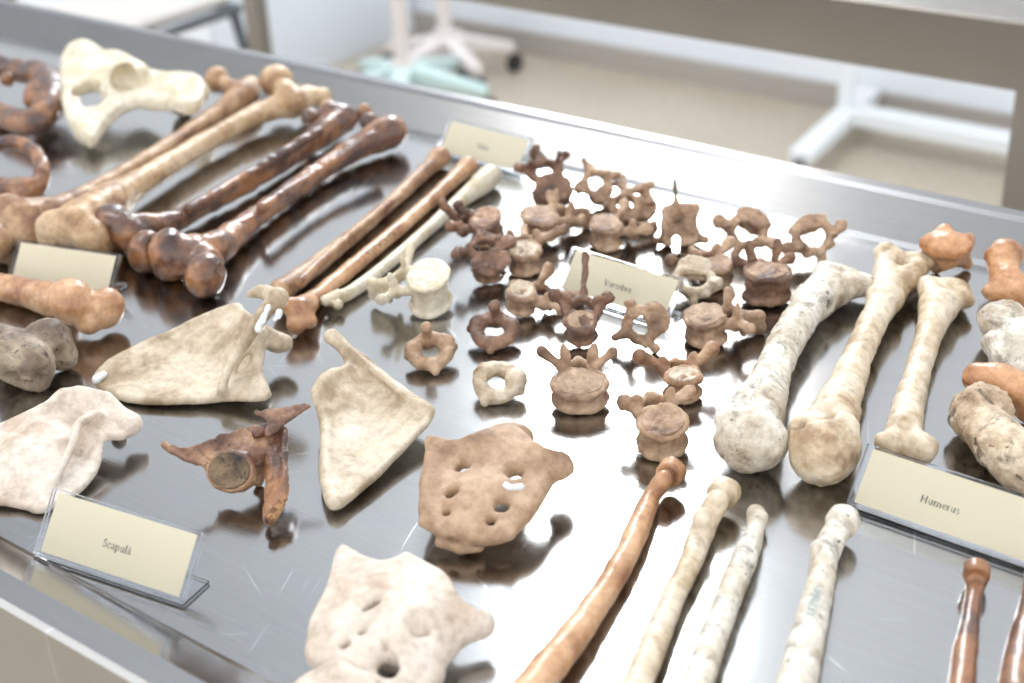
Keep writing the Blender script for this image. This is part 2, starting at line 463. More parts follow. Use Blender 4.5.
# traced bones: every node is a place over the table (x, y in the photo's frame; z and radius in the world)
class Trace:
    def __init__(s, ox, oy, noise=0.05, nf=0.9, seed=0):
        s.o = T(ox, oy, 0); s.s = S(noise, nf, seed)
    def r(s, px, py, rp, z=0):
        return rp*depth(px, py, z)/FPX*100
    def p(s, px, py, z):
        return (T(px, py, z)-s.o)*100
    def node(s, n, lift=0.0):
        px, py, rp = n[:3]
        r = s.r(px, py, rp)
        z = n[3] if len(n) > 3 else r+lift
        r = s.r(px, py, rp, z)
        q = s.p(px, py, z)
        return (q[0], q[1], z, r)
    def chain(s, nodes, k=0.5, lift=0.0, cut=False, **kw):
        s.s.chain([s.node(n, lift) for n in nodes], k=k, cut=cut, **kw); return s
    def ball(s, px, py, rp, z=None, sq=(1, 1, 1), yaw=0, k=0.4, cut=False, rx=0, ry=0):
        n = s.node((px, py, rp) if z is None else (px, py, rp, z))
        s.s.ell(n[:3], [n[3]*q for q in sq], R=rotm(rx, ry, yaw), k=k, cut=cut); return s
    def plate(s, outline, inner=(), t=0.3, **kw):
        f = lambda a: [tuple(s.p(x, y, z)) for x, y, z in a]
        s.s.plate(f(outline), f(inner), t, **kw); return s
    def cup(s, px, py, rp, z, Rp, k=0.25, sink=1.0):
        """hollow scooped out of a ball (radius Rp) on the side that faces up and out"""
        n = s.node((px, py, Rp, z)); c = np.array(n[:3]); e = (np.array([0, 0, TZ+CH])-s.o)*100-c; e /= np.linalg.norm(e)
        r = s.r(px, py, rp, z)
        s.s.ell(c+e*(n[3]*sink), (r, r, r), k=k, cut=True); return s
    def head(s, hn, nn, a=1.0, h=.55, dish=.15):
        """button head whose axis follows the neck"""
        p = s.node(hn); q = s.node(nn); z = np.array(p[:3])-np.array(q[:3]); z /= np.linalg.norm(z)
        x = np.cross([0, 0, 1.], z); x /= np.linalg.norm(x); R = np.stack([x, np.cross(z, x), z], 1)
        s.s.disc(p[:3], p[3], p[3]*a, h, R=R, dish=dish, rd=.25, k=.3); return s
    def hole(s, px, py, rp, z=3, sq=(1, 1), yaw=0, deep=3, k=0.25):
        n = s.node((px, py, rp, z))
        s.s.disc(n[:3], n[3]*sq[0], n[3]*sq[1], deep, R=rotm(0, 0, yaw), rd=0.05, k=k, cut=True); return s
    def make(s, name, mat, vox, label, cat, group=None, drop=True):
        o, z = make_bone(name, s.s, mat, s.o, 0.0, vox, label, cat, group, drop=drop)
        s.z = z
        return o

def curve_marks(name, strokes, mat, parent, r=0.0004):
    mb = MB()
    for st in strokes: mb.tube(st, r, 6)
    return mb.build(name, mat, parent)

WINDOW, WORLD, EXPO = 20.0, 1.15, 0.85
# ------------------------------------------------------------------ the room
def structure(name, mb, mat, **kw):
    o = mb.build(name, mat, **kw); o['kind'] = 'structure'; return o

def floor_mat():
    m, nt, b = newmat('speckled floor'); L = nt.links
    tc = N(nt, 'ShaderNodeTexCoord')
    n1 = N(nt, 'ShaderNodeTexNoise', Scale=90, Detail=3); L.new(tc.outputs['Object'], n1.inputs['Vector'])
    n2 = N(nt, 'ShaderNodeTexNoise', Scale=1.6, Detail=3); L.new(tc.outputs['Object'], n2.inputs['Vector'])
    c = ramp(nt, n1.outputs['Fac'], [(0.35, lin('a89a86')), (0.5, lin('c1b6a4')), (0.65, lin('d3cabb'))])
    c2 = ramp(nt, n2.outputs['Fac'], [(0.3, (0.86, 0.84, 0.8, 1)), (0.7, (1, 1, 1, 1))])
    L.new(mixc(nt, 1.0, c, c2, 'MULTIPLY'), b.inputs['Base Color']); b.inputs['Roughness'].default_value = 0.35
    return m
def wall_mat():
    m, nt, b = newmat('white wall paint'); L = nt.links
    tc = N(nt, 'ShaderNodeTexCoord')
    n = N(nt, 'ShaderNodeTexNoise', Scale=2.0, Detail=4); L.new(tc.outputs['Object'], n.inputs['Vector'])
    L.new(ramp(nt, n.outputs['Fac'], [(0.3, lin('dfe4ec')), (0.7, lin('e9edf2'))]), b.inputs['Base Color'])
    b.inputs['Roughness'].default_value = 0.7
    return m
WM = wall_mat()
WY = 3.65
structure('floor', MB().box((-9, -2.6, -0.1), (5, WY+0.2, 0)), floor_mat(), smooth=False)
wx0, wx1, wz0, wz1 = -2.80, -2.10, 2.02, 4.7
RH = 5.2
ux0, ux1, uz1 = -2.04, -1.70, 2.95              # narrow low window out of view, added to widen the glare on the steel
wb = MB()
wb.box((-9, WY, 0), (wx0, WY+0.2, RH)).box((ux1, WY, 0), (5, WY+0.2, RH)).box((wx0, WY, 0), (ux1, WY+0.2, wz0)).box((wx0, WY, wz1), (ux1, WY+0.2, RH))
wb.box((wx1, WY, wz0), (ux0, WY+0.2, wz1)).box((ux0, WY, uz1), (ux1, WY+0.2, wz1))
structure('wall_back', wb, WM, smooth=False)
structure('wall_left', MB().box((-9.2, -2.6, 0), (-9, WY, RH)), WM, smooth=False)
structure('ceiling', MB().box((-9, -1.2, RH), (5, WY+0.2, RH+0.1)), WM, smooth=False)
structure('baseboard_back', MB().box((-9, WY-0.02, 0), (5, WY, 0.07)), plain('baseboard grey', 'a8a29a', 0.5), smooth=False)
def window(name, x0, x1, z0, z1, power, col):
    w1 = empty(name, (0, 0, 0)); w1['kind'] = 'structure'
    fr = MB()
    for x in (x0, x1-0.03): fr.box((x, WY+0.05, z0), (x+0.03, WY+0.13, z1))
    for z in (z0, z1-0.03): fr.box((x0, WY+0.05, z), (x1, WY+0.13, z+0.03))
    fr.build('window_frame', M['enamel'], w1, smooth=False)
    sky = bpy.data.materials.new('bright daylight'); sky.use_nodes = True
    nt = sky.node_tree; nt.nodes.clear()
    em = nt.nodes.new('ShaderNodeEmission'); em.inputs['Color'].default_value = col; em.inputs['Strength'].default_value = power
    out = nt.nodes.new('ShaderNodeOutputMaterial'); nt.links.new(em.outputs[0], out.inputs[0])
    MB().add([(x0, WY+0.16, z0), (x1, WY+0.16, z0), (x1, WY+0.16, z1), (x0, WY+0.16, z1)], [(0, 1, 2, 3)]).build('daylight', sky, w1, smooth=False)
window('window_1', wx0, wx1, wz0, wz1, WINDOW, (0.93, 0.97, 1.0, 1))
window('glare_window', ux0, ux1, wz0, uz1, 4.5, (1.0, 0.93, 0.90, 1))

# unseen ceiling lamp, added so the table's far rim glares
cl = empty('rim_glare_lamp', (-2.95, 0.85, 4.9)); tag(cl, 'white rectangular ceiling lamp out of view, added to brighten the far rim', 'lamp')
MB().box((-0.5, -0.55, 0.0), (0.5, 0.55, 0.09)).build('housing', M['enamel'], cl, bevel=0.004)
for x in (-0.4, 0.4): MB().tube([(x, 0, 0.09), (x, 0, 0.30)], 0.008, 10).build('rod', M['greytube'], cl)
lm = bpy.data.materials.new('added lamp diffuser'); lm.use_nodes = True
lm.node_tree.nodes.clear(); e_ = lm.node_tree.nodes.new('ShaderNodeEmission'); e_.inputs['Strength'].default_value = 7.0
o_ = lm.node_tree.nodes.new('ShaderNodeOutputMaterial'); lm.node_tree.links.new(e_.outputs[0], o_.inputs[0])
MB().box((-0.47, -0.52, -0.012), (0.47, 0.52, 0.0)).build('diffuser', lm, cl, smooth=False)
# ------------------------------------------------------------------ the steel table with a raised rim
def tray(X0, X1, Y0, Y1, z, rh, mat, name, parent, rim=0.016, sl0=0.040, sl1=0.014, skirt=0.13):
    """pan floor with sloping inner sides, flat rim and outer skirt as one swept sheet"""
    prof = [(0.0, 0.0), (0.5, 0.004), (1.0, 1.0)]
    rings = []
    def rect(x0, x1, y0, y1, zz): rings.append([(x0, y0, zz), (x1, y0, zz), (x1, y1, zz), (x0, y1, zz)])
    rect(X0, X1, Y0, Y1, z)
    rect(X0-sl1*.16, X1+sl1*.16, Y0-sl0*.1, Y1+sl1*.16, z+0.0022)
    rect(X0-sl1*.95, X1+sl1*.95, Y0-sl0*.92, Y1+sl1*.95, z+rh-0.0022)
    rect(X0-sl1*1.1, X1+sl1*1.1, Y0-sl0, Y1+sl1*1.1, z+rh)
    e = rim
    rect(X0-sl1-e, X1+sl1+e, Y0-sl0-e, Y1+sl1+e, z+rh)
    rect(X0-sl1-e-.003, X1+sl1+e+.003, Y0-sl0-e-.003, Y1+sl1+e+.003, z+rh-.003)
    rect(X0-sl1-e-.003, X1+sl1+e+.003, Y0-sl0-e-.003, Y1+sl1+e+.003, z-skirt)
    rect(X0-sl1-e+.02, X1+sl1+e-.02, Y0-sl0-e+.02, Y1+sl1+e-.02, z-skirt)
    v = [p for r in rings for p in r]; f = [(0, 1, 2, 3)]
    for i in range(len(rings)-1):
        for j in range(4): f.append((i*4+j, i*4+4+j, i*4+4+(j+1) % 4, i*4+(j+1) % 4))
    f = [tuple(reversed(q)) if k else q for k, q in enumerate(f)]
    return v, f
tb = empty('steel_table', (-0.92, 0.71, 0))
tag(tb, 'stainless steel anatomy table with raised rim carrying all the bones', 'table')
v, f = tray(-1.92, 0.08, 0.38, 1.047, TZ, 0.028, None, None, None, sl0=0.040, sl1=0.042)
v = [(x+0.92, y-0.71, z) for x, y, z in v]
top = mesh_obj('table_top', v, f, M['steel'], tb, smooth=False)
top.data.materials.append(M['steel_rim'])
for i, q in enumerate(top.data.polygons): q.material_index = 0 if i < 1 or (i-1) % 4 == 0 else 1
lg = MB
for sx in (-1, 1):
    for sy in (-1, 1):
        l = MB(); x, y = sx*0.95, sy*0.31
        l.box((x-0.02, y-0.02, 0.0), (x+0.02, y+0.02, TZ-0.10)); l.build('leg', M['steel_far'], tb, bevel=0.003)
MB().box((-0.95, -0.31, 0.22), (0.95, 0.31, 0.245)).build('lower_shelf', M['steel_far'], tb, bevel=0.002)

# second table behind
t2 = empty('steel_table', (-1.50, 1.98, 0))
tag(t2, 'empty stainless steel table standing behind the bone table', 'table')
v, f = tray(-0.995, 0.995, -0.32, 0.32, TZ-0.012, 0.036, None, None, None, sl0=0.014, skirt=0.045)
mesh_obj('table_top', v, f, M['steel_far'], t2, smooth=False)
for sx in (-1, 1):
    for sy in (-1, 1):
        x, y = sx*1.008, sy*0.33
        MB().box((x-0.02, y-0.02, 0), (x+0.02, y+0.02, TZ-0.05)).build('leg', M['steel_far'], t2, bevel=0.003)

# rolling stands on the floor behind
def F0(px, py, z=0.0):
    p = T(px, py, (z-TZ)*100); return np.array([p[0], p[1], z])
def caster(parent, x, y, r=0.028):
    mb = MB(); mb.tube([(x-0.011, y, r), (x+0.011, y, r)], r, 16)
    return mb.build('caster', M['black'], parent)
def star_stand(c, tips, pole_h, label, arm_mat, pole_mat, zc=0.115):
    o = empty('rolling_stand', (c[0], c[1], 0)); tag(o, label, 'stand')
    MB().tube([(0, 0, 0.07), (0, 0, 0.15)], 0.045, 20, r2=0.035).build('hub', pole_mat, o)
    MB().tube([(0, 0, 0.12), (0, 0, pole_h)], 0.022, 16).build('pole', pole_mat, o)
    for t in tips:
        dx, dy = t[0]-c[0], t[1]-c[1]
        MB().quadbar((0, 0, zc), (dx, dy, 0.075), 0.035, 0.06, 0.055, 0.03).build('arm', arm_mat, o, bevel=0.006)
        caster(o, dx, dy)
    return o
c1 = F0(404, 76, 0.1)
tips = [c1+np.array([0.26*math.cos(a), 0.26*math.sin(a), 0]) for a in (math.radians(15+72*i) for i in range(5))]
star_stand(c1, tips, 1.3, 'mint green five-armed rolling stand base beyond the table rim', M['mint'], M['pinkish'])
c2 = F0(446, 46, 0.1)
tips = [c2+np.array([0.21*math.cos(a), 0.21*math.sin(a), 0]) for a in (math.radians(-25+72*i) for i in range(5))]
star_stand(c2, tips, 1.3, 'pale pink rolling stand base just behind the mint green one', M['pinkish'], M['pinkish'])
# white frame with T foot
fr = F0(845, 118, 0.06)
o = empty('wheeled_frame', (fr[0], fr[1], 0)); tag(o, 'white enamelled wheeled frame with a T foot under the rear table', 'frame')
MB().box((-0.02, -0.015, 0.05), (0.02, 0.015, 1.0)).build('post', M['enamel'], o, bevel=0.004)
tip = F0(800, 158, 0.06)-fr; tip2 = -0.6*tip
MB().quadbar((tip2[0], tip2[1], 0.07), (tip[0], tip[1], 0.06), 0.06, 0.06, 0.04, 0.035).build('foot', M['enamel'], o, bevel=0.004)
br = F0(1015, 150, 0.06)-fr
MB().quadbar((0, 0, 0.075), (br[0]*1.25, br[1]*1.25, 0.075), 0.07, 0.07, 0.04, 0.04).build('crossbar', M['enamel'], o, bevel=0.004)
caster(o, tip[0], tip[1]); caster(o, tip2[0], tip2[1]); caster(o, br[0]*1.25, br[1]*1.25)
# grey tubular stool by the wall
sp = F0(85, 42, 0.45)+np.array([-0.12, 0.25, 0])
o = empty('stool', (sp[0], sp[1], 0)); tag(o, 'stool with a dark grey tube frame standing near the white wall', 'stool')
sw = 0.17
MB().box((-sw, -sw, 0.44), (sw, sw, 0.47)).build('seat', plain('grey seat', 'b9b4ae', 0.6), o, bevel=0.012)
MB().tube([(-sw-.01, -sw-.01, .43), (sw+.01, -sw-.01, .43), (sw+.01, sw+.01, .43), (-sw-.01, sw+.01, .43), (-sw-.01, -sw-.01, .43)], 0.014, 12).build('seat_frame', M['greytube'], o)
for sx in (-1, 1):
    for sy in (-1, 1):
        MB().tube([(sx*sw, sy*sw, .44), (sx*(sw+.05), sy*(sw+.05), 0.0)], 0.014, 12).build('leg', M['greytube'], o)
# white cabinet against the wall
cb = F0(322, 70, 0.0)
o = empty('cabinet', (cb[0]-0.5, (2.75+WY)/2, 0)); tag(o, 'tall white cabinet against the wall, beside the rolling stands', 'cabinet')
hd = (WY-0.025-2.75)/2
MB().box((-0.5, -hd, 0.0), (0.5, hd, 1.6)).build('body', plain('cabinet white', 'e4eaf2', 0.4), o, bevel=0.004)
for sx in (0, 1):
    MB().box((-0.495+sx*0.5, -hd-0.02, 0.06), (-0.005+sx*0.5, -hd, 1.59)).build('door', plain('cabinet door white', 'e8edf3', 0.4), o, bevel=0.003)
# ------------------------------------------------------------------ name cards in acrylic holders
def arc(cx, cy, rx, ry, a0, a1, n=10):
    return [(cx+rx*math.cos(math.radians(a0+(a1-a0)*k/n)), cy+ry*math.sin(math.radians(a0+(a1-a0)*k/n))) for k in range(n+1)]
K, TH = .11, .06          # thick and thin strokes of a book face
def stem(x, y0, y1, top=1, bot=1, k=K):
    o = [([(x, y0), (x, y1)], k)]
    if bot: o.append(([(x-.09, y0+.015), (x+.09, y0+.015)], .03))
    if top == 1: o.append(([(x-.09, y1-.015), (x+.09, y1-.015)], .03))
    if top == 2: o.append(([(x-.10, y1-.05), (x, y1-.01)], .04))
    return o
GLYPH = {
 'H': (.72, stem(.14, 0, .68)+stem(.58, 0, .68)+[([(.14, .35), (.58, .35)], TH)]),
 'S': (.50, [(arc(.25, .51, .15, .155, 40, 270)+arc(.25, .18, .17, .165, 90, -140)[1:], .065), ([(.38, .52), (.39, .67)], .03), ([(.09, .17), (.08, .02)], .03)]),
 'V': (.68, [([(.10, .67), (.35, .0)], K), ([(.35, .0), (.58, .67)], TH), ([(.02, .665), (.20, .665)], .03), ([(.50, .665), (.66, .665)], .03)]),
 'T': (.60, stem(.30, 0, .67, 0)+[([(.04, .65), (.56, .65)], .04), ([(.05, .65), (.04, .52)], .03), ([(.55, .65), (.56, .52)], .03)]),
 'a': (.44, [(arc(.20, .33, .12, .12, 160, 20)+[(.32, .30), (.32, .06), (.40, .02)], .06), (arc(.18, .12, .12, .11, 70, 330), .055), ([(.24, .25), (.32, .27)], .04)]),
 'b': (.50, stem(.10, 0, .70, 2, 0)+[(arc(.26, .23, .17, .22, 150, -150), .06)]),
 'c': (.43, [(arc(.24, .23, .17, .22, 45, 320), .06), ([(.34, .40), (.36, .33)], .05)]),
 'e': (.44, [(arc(.23, .23, .17, .22, 0, 320), .055), ([(.08, .25), (.40, .25)], TH)]),
 'i': (.28, stem(.14, 0, .46, 2)+[([(.14, .62), (.14, .69)], .085)]),
 'l': (.27, stem(.13, 0, .70, 2)),
 'm': (.82, stem(.12, 0, .45, 2)+stem(.41, 0, .36, 0)+stem(.70, 0, .36, 0)+[(arc(.275, .33, .135, .11, 170, 0, 8), .045), (arc(.565, .33, .135, .11, 170, 0, 8), .045)]),
 'p': (.52, stem(.12, -.22, .45, 2)+[(arc(.28, .23, .17, .22, 150, -150), .06)]),
 'r': (.36, stem(.12, 0, .45, 2)+[(arc(.24, .32, .11, .12, 160, 50, 6), .05)]),
 's': (.38, [(arc(.19, .34, .11, .10, 40, 270)+arc(.19, .12, .12, .11, 90, -140)[1:], .05)]),
 't': (.32, [([(.13, .56), (.13, .08), (.20, .03), (.28, .05)], .06), ([(.04, .44), (.28, .44)], .035)]),
 'u': (.52, [([(.12, .44), (.12, .12)]+arc(.24, .12, .12, .10, 180, 320, 6), .055)]+stem(.40, 0, .45, 2)),
}
GLYPH['\u0103'] = (.44, GLYPH['a'][1]+[(arc(.21, .66, .10, .09, 200, 340, 6), .04)])
def lettering(txt, size, parent, place):
    w_ = sum(GLYPH[c][0]*1.04 for c in txt); x = -w_/2; V = []; F = []
    for c in txt:
        for pts, k in GLYPH[c][1]:
            for (ax, ay), (bx, by) in zip(pts[:-1], pts[1:]):
                d = math.hypot(bx-ax, by-ay); ux_, uy_ = (bx-ax)/d, (by-ay)/d; e = .012
                ax_, ay_, bx_, by_ = ax-ux_*e, ay-uy_*e, bx+ux_*e, by+uy_*e; nx_, ny_ = -uy_*k/2, ux_*k/2; n = len(V)
                V += [(ax_+x-nx_, ay_-ny_-.3, 0), (bx_+x-nx_, by_-ny_-.3, 0), (bx_+x+nx_, by_+ny_-.3, 0), (ax_+x+nx_, ay_+ny_-.3, 0)]
                F.append((n, n+1, n+2, n+3))
        x += GLYPH[c][0]*1.04
    o = mesh_obj('lettering', [(a*size, b_*size, 0) for a, b_, _ in V], F, M['print'], parent=parent, smooth=False)
    o.matrix_local = place
    return o
def name_card(pbl, pbr, txt, label, size=0.0070, w=0.10, h=0.036, dx=0):
    a = T(*pbl, 0); b = T(*pbr, 0); e = b-a; ang = math.atan2(e[1], e[0]); 
    o = empty('name_card', (a[0], a[1], TZ+0.0005), ang); tag(o, label, 'name card', 'name cards')
    H = h; sl = math.radians(50); t = 0.0018
    ux = (0, math.cos(sl), math.sin(sl)); nx = (0, -math.sin(sl), math.cos(sl))
    def q(x, s, d): return (x, ux[1]*s+nx[1]*d, ux[2]*s+nx[2]*d)
    hb = MB()
    for d0, d1 in ((0, t), (-0.0028, -0.0012)):
        v = [q(x, s_, d) for d in (d0, d1) for x, s_ in ((0, 0.001), (w, 0.001), (w, H), (0, H))]
        hb.add([(x, y, z+0.0022) for x, y, z in v], [(3,2,1,0),(4,5,6,7),(0,1,5,4),(1,2,6,5),(2,3,7,6),(3,0,4,7)])
    hb.box((0, 0.0, 0.0), (w, 0.024, 0.0018))
    hb.build('acrylic_holder', M['acrylic'], o, bevel=0.0003)
    cb = MB()
    v = [q(x, s_, d) for d in (-0.0008, -0.0004) for x, s_ in ((0.004, 0.003), (w-0.004, 0.003), (w-0.004, H-0.002), (0.004, H-0.002))]
    cb.add([(x, y, z+0.0022) for x, y, z in v], [(3,2,1,0),(4,5,6,7),(0,1,5,4),(1,2,6,5),(2,3,7,6),(3,0,4,7)])
    cb.build('paper_card', M['card'], o, smooth=False)
    if txt:
        m = Matrix.Translation((w/2+dx, ux[1]*H*0.46+nx[1]*(-0.0002), ux[2]*H*0.46+nx[2]*(-0.0002)+0.0022)) @ Matrix.Rotation(sl, 4, 'X')
        lettering(txt, size, o, m)
    return o
name_card((35, 558), (187, 609), 'Scapul\u0103', 'name card reading Scapul\u0103, between the shoulder blades and the near rim', size=0.0066, w=0.112, h=0.041, dx=0.001)
name_card((846, 508), (1030, 573), 'Humerus', 'name card reading Humerus, at the ends of the upper arm bones', size=0.0062, w=0.114, h=0.039, dx=-0.004)
name_card((556, 293), (666, 328), 'Vertebre', 'name card reading Vertebre, standing among the vertebrae', size=0.0070, w=0.104, h=0.037)
name_card((436, 155), (519, 177), 'Tibie', 'name card by the far rim, behind the slender leg bones', size=0.0070, w=0.104, h=0.036)
name_card((8, 283), (106, 298), '', 'blank-looking name card in front of the pale thigh bone knuckle', w=0.102, h=0.035)
#BONES
# ------------------------------------------------------------------ the long bones
LIMB = 'long bones'
def seedit(): 
    seedit.n += 1; return seedit.n
seedit.n = 0

# thigh bones
t = Trace(130, 150, 0.09, 0.9, 1)
t.chain([(24, 216, 22, 2.6), (62, 203, 12), (110, 178, 8.5), (165, 145, 8), (212, 114, 9), (240, 96, 13), (250, 84, 11)], k=1.0, lift=0.6)
t.ball(8, 214, 24, 2.4, (1, .9, 1), k=.6).ball(26, 230, 18, 1.9, k=.6).ball(-12, 240, 22, 2.2, k=.6)
t.chain([(240, 90, 11, 2.5), (225, 82, 8, 2.9)], k=.6).ball(217, 77, 12.5, 3.1, k=.3).ball(250, 96, 9, 1.6, k=.6)
t.make('thigh_bone', M['tan'], 0.2, 'honey brown thigh bone lying closest to the cream hip bone', 'bone', LIMB)

t = Trace(180, 150, 0.09, 0.9, 2)
t.chain([(78, 228, 25, 2.6), (104, 208, 22), (138, 184, 13), (180, 158, 10.5), (225, 132, 10), (265, 112, 11), (292, 105, 14), (308, 98, 12)], k=1.0, lift=0.6)
t.ball(58, 232, 23, 2.2, (1, .85, 1), yaw=30, k=.5).ball(94, 242, 23, 1.9, (.8, .9, 1), yaw=30, k=.5).ball(52, 246, 12, 1.2, k=.4)
t.ball(72, 258, 11, 1.4, (1, 1, 1.6), cut=True, k=.6)
t.chain([(296, 102, 12, 2.8), (284, 90, 11, 3.2)], k=.7).ball(277, 82, 17, 3.3, k=.25)
t.ball(322, 98, 10, 1.8, k=.5).ball(328, 108, 8, 1.4, k=.4)
t.make('thigh_bone', M['femur'], 0.2, 'pale honey thigh bone with a smooth round head, lying nearest the honey brown one', 'bone', LIMB)

t = Trace(230, 180, 0.11, 1.0, 3)
t.chain([(124, 228, 18, 2.6), (150, 226, 15), (175, 219, 11), (205, 204, 9.5), (250, 180, 9.5), (298, 150, 10), (322, 132, 13.5), (342, 118, 15)], k=.9, lift=0.5)
t.ball(112, 227, 24, 2.3, (.95, 1.05, 1.05), yaw=20, k=.35).ball(147, 250, 22, 2.0, (.8, 1.05, 1.0), yaw=25, k=.25)
t.ball(132, 236, 15, 2.0, k=.5).cup(126, 240, 5, 2.2, 16, k=.4, sink=1.0)
t.ball(309, 116, 9, 2.6, k=.5).ball(330, 112, 12, 2.8, k=.5).ball(364, 112, 9, 1.6, k=.6)
t.chain([(318, 130, 6, 3.1), (250, 172, 5, 2.4), (190, 207, 6, 2.4)], k=.5)
t.make('thigh_bone', M['brown'], 0.2, 'dark glossy brown thigh bone, its grooved knuckle against the pale honey one', 'bone', LIMB)

t = Trace(290, 210, 0.11, 1.0, 4)
t.chain([(184, 254, 20, 2.2), (212, 250, 18), (234, 234, 13), (268, 208, 10.5), (310, 178, 10), (348, 153, 11.5), (374, 139, 15), (390, 132, 17)], k=.9, lift=0.3)
t.ball(170, 255, 24, 2.2, (.85, 1, 1.15), yaw=25, k=.3).ball(205, 275, 23, 1.9, (.85, 1.05, 1), yaw=20, k=.3)
t.chain([(180, 262, 15, 1.8), (206, 262, 17, 1.9)], k=.5).cup(188, 266, 7, 2.0, 16, k=.4, sink=1.05).cup(222, 268, 6, 1.9, 16, k=.4, sink=1.0)
t.ball(370, 122, 10, 2.6, k=.6).ball(396, 126, 10, 2.0, k=.5)
t.chain([(372, 138, 8, 3), (320, 170, 5, 2.5), (262, 208, 6, 2.6)], k=.5)
t.make('thigh_bone', M['brown'], 0.2, 'dark brown thigh bone with an orange tinged knuckle, nearest the slender leg bones', 'bone', LIMB)

# slender leg bones
t = Trace(370, 220, 0.05, 0.9, 5)
t.chain([(280, 292, 12, 1.6), (305, 275, 10), (345, 243, 8), (385, 209, 7), (425, 172, 8), (440, 158, 11)], k=.8)
t.chain([(300, 283, 6, 2.2), (345, 240, 3.5, 1.6), (400, 195, 3.5, 1.4)], k=.4)
t.make('calf_bone', M['tan'], 0.16, 'brown slender leg bone beside the dark glossy thigh bones', 'bone', LIMB)
t = Trace(380, 240, 0.06, 1.0, 6)
t.chain([(300, 312, 14, 1.6), (316, 298, 9), (348, 272, 8), (385, 241, 7.6), (428, 204, 7), (455, 179, 8), (468, 167, 10)], k=.6)
t.ball(296, 325, 10, .9, k=.4).ball(288, 306, 9, 2.2, k=.4).ball(309, 322, 8, 1, k=.3)
b6 = t.make('calf_bone', M['orange'], 0.16, 'reddish brown slender leg bone with inked digits, beside the cream one', 'bone', LIMB)
def marks(t, parent, pts, mat, name='ink_marks', r=0.00035, seed=1, size=1.0):
    """little handwritten strokes lying on a bone: pts = (px,py,height cm)"""
    rr = random.Random(seed); mb = MB()
    for px, py, z in pts:
        p0 = (t.p(px, py, z))/100
        p0[2] -= t.z/100
        q = []
        for k in range(7):
            a = k/6*5.2+rr.random()*0.5
            q.append(p0+np.array([math.cos(a)*0.0022, math.sin(a)*0.0030, 0])*size)
        mb.tube(q, r, 6)
    return mb.build(name, mat, parent)
marks(t, b6, [(370, 252.5, 1.3), (377, 247, 1.3), (384, 242, 1.3), (391, 236, 1.3)], M['ink'], seed=2, size=1.3)
t = Trace(410, 240, 0.02, 0.9, 7)
t.chain([(332, 300, 7.5), (352, 292, 7), (385, 267, 6.5), (425, 233, 6.5), (462, 200, 8), (480, 186, 11), (490, 177, 12)], k=.8)
t.ball(326, 301, 6, 1.0, k=.3).ball(338, 305, 5.5, .7, k=.3).ball(338, 296, 6, .9, k=.3)
t.make('calf_bone', M['cream'], 0.15, 'smooth cream white slender leg bone lying beside the reddish brown one', 'bone', LIMB)

# two big ends at the frame's edge
t = Trace(60, 300, 0.08, 1.0, 8)
t.chain([(-60, 272, 13), (-20, 283, 14), (25, 293, 14.5), (55, 301, 18)], k=1)
t.ball(73, 303, 25, 2.6, (1, .85, 1), k=.5).ball(106, 309, 19, 1.9, (.85, 1.05, 1.1), k=.4).ball(88, 324, 12, 1.2, k=.4)
t.ball(92, 296, 7, 3.9, (1.2, 1, 1), cut=True, k=.8)
t.make('thigh_bone', M['orange'], 0.16, 'orange brown long bone end entering beside the blank-looking card', 'bone', LIMB)
t = Trace(30, 350, 0.12, 1.0, 9)
t.chain([(-70, 300, 16, 2), (-30, 325, 18, 2.2), (5, 345, 24, 2.4)], k=1.2)
t.ball(46, 336, 24, 2.9, (1, 1, 1), k=.8).ball(28, 362, 29, 2.4, (.95, .85, .95), k=.9).ball(60, 350, 16, 1.7, k=.6).ball(10, 352, 24, 2.8, k=.8)
t.ball(28, 376, 20, 1.8, (1.1, .35, 1), yaw=36, cut=True, k=.6)
t.ball(58, 330, 8, 4.3, cut=True, k=.6)
t.make('shin_bone', M['grey'], 0.16, 'grizzled grey brown bone end with a hollowed face, in front of the orange brown one', 'bone', LIMB)

# upper arm bones
def socket(t, px, py, rp, z, k=.4): t.ball(px, py, rp, z, cut=True, k=k)
t = Trace(790, 360, 0.11, 1.2, 10)
t.chain([(757, 412, 29, 2.3), (768, 385, 20), (780, 355, 17.5), (797, 325, 17), (812, 303, 18)], k=1.2, lift=.3)
t.ball(749, 440, 35, 2.2, (1, .95, 1), k=.6).ball(735, 420, 19, 2.6, k=.7).ball(768, 415, 15, 3.2, k=.7).ball(768, 445, 20, 2.2, k=.6)
t.chain([(812, 303, 17, 1.5), (826, 278, 12, 1.3)], k=.8).chain([(812, 303, 17, 1.5), (850, 288, 13, 1.3)], k=.8)
t.chain([(825, 273, 11, 1.3), (866, 286, 12, 1.3)], k=.6)
t.cup(755, 396, 5, 1.4, 20, k=.5).cup(731, 415, 3, 2.6, 19, k=.2).cup(763, 409, 3, 3.2, 15, k=.2).cup(748, 443, 5, 2.2, 35, k=.5).cup(822, 306, 6, 1.2, 12, k=.6)
t.chain([(746, 398, 4, 4.0), (758, 380, 3.5, 3.4)], cut=True, k=.6)
t.ball(838, 288, 17, 1.4, (1.1, 1, .5), k=.6)
h1 = t.make('upper_arm_bone', M['white'], 0.15, 'whitish upper arm bone nearest the vertebrae, its round head toward the camera', 'bone', LIMB)
t = Trace(860, 360, 0.10, 1.2, 11)
t.chain([(832, 425, 27, 2.2), (842, 398, 20), (855, 365, 15.5), (870, 330, 14), (885, 300, 15)], k=1.2, lift=.3)
t.ball(822, 454, 34, 2.0, (1, .95, 1), k=.6).ball(806, 432, 17, 2.5, k=.7).ball(842, 430, 17, 3.0, k=.7).ball(842, 452, 18, 1.7, k=.6)
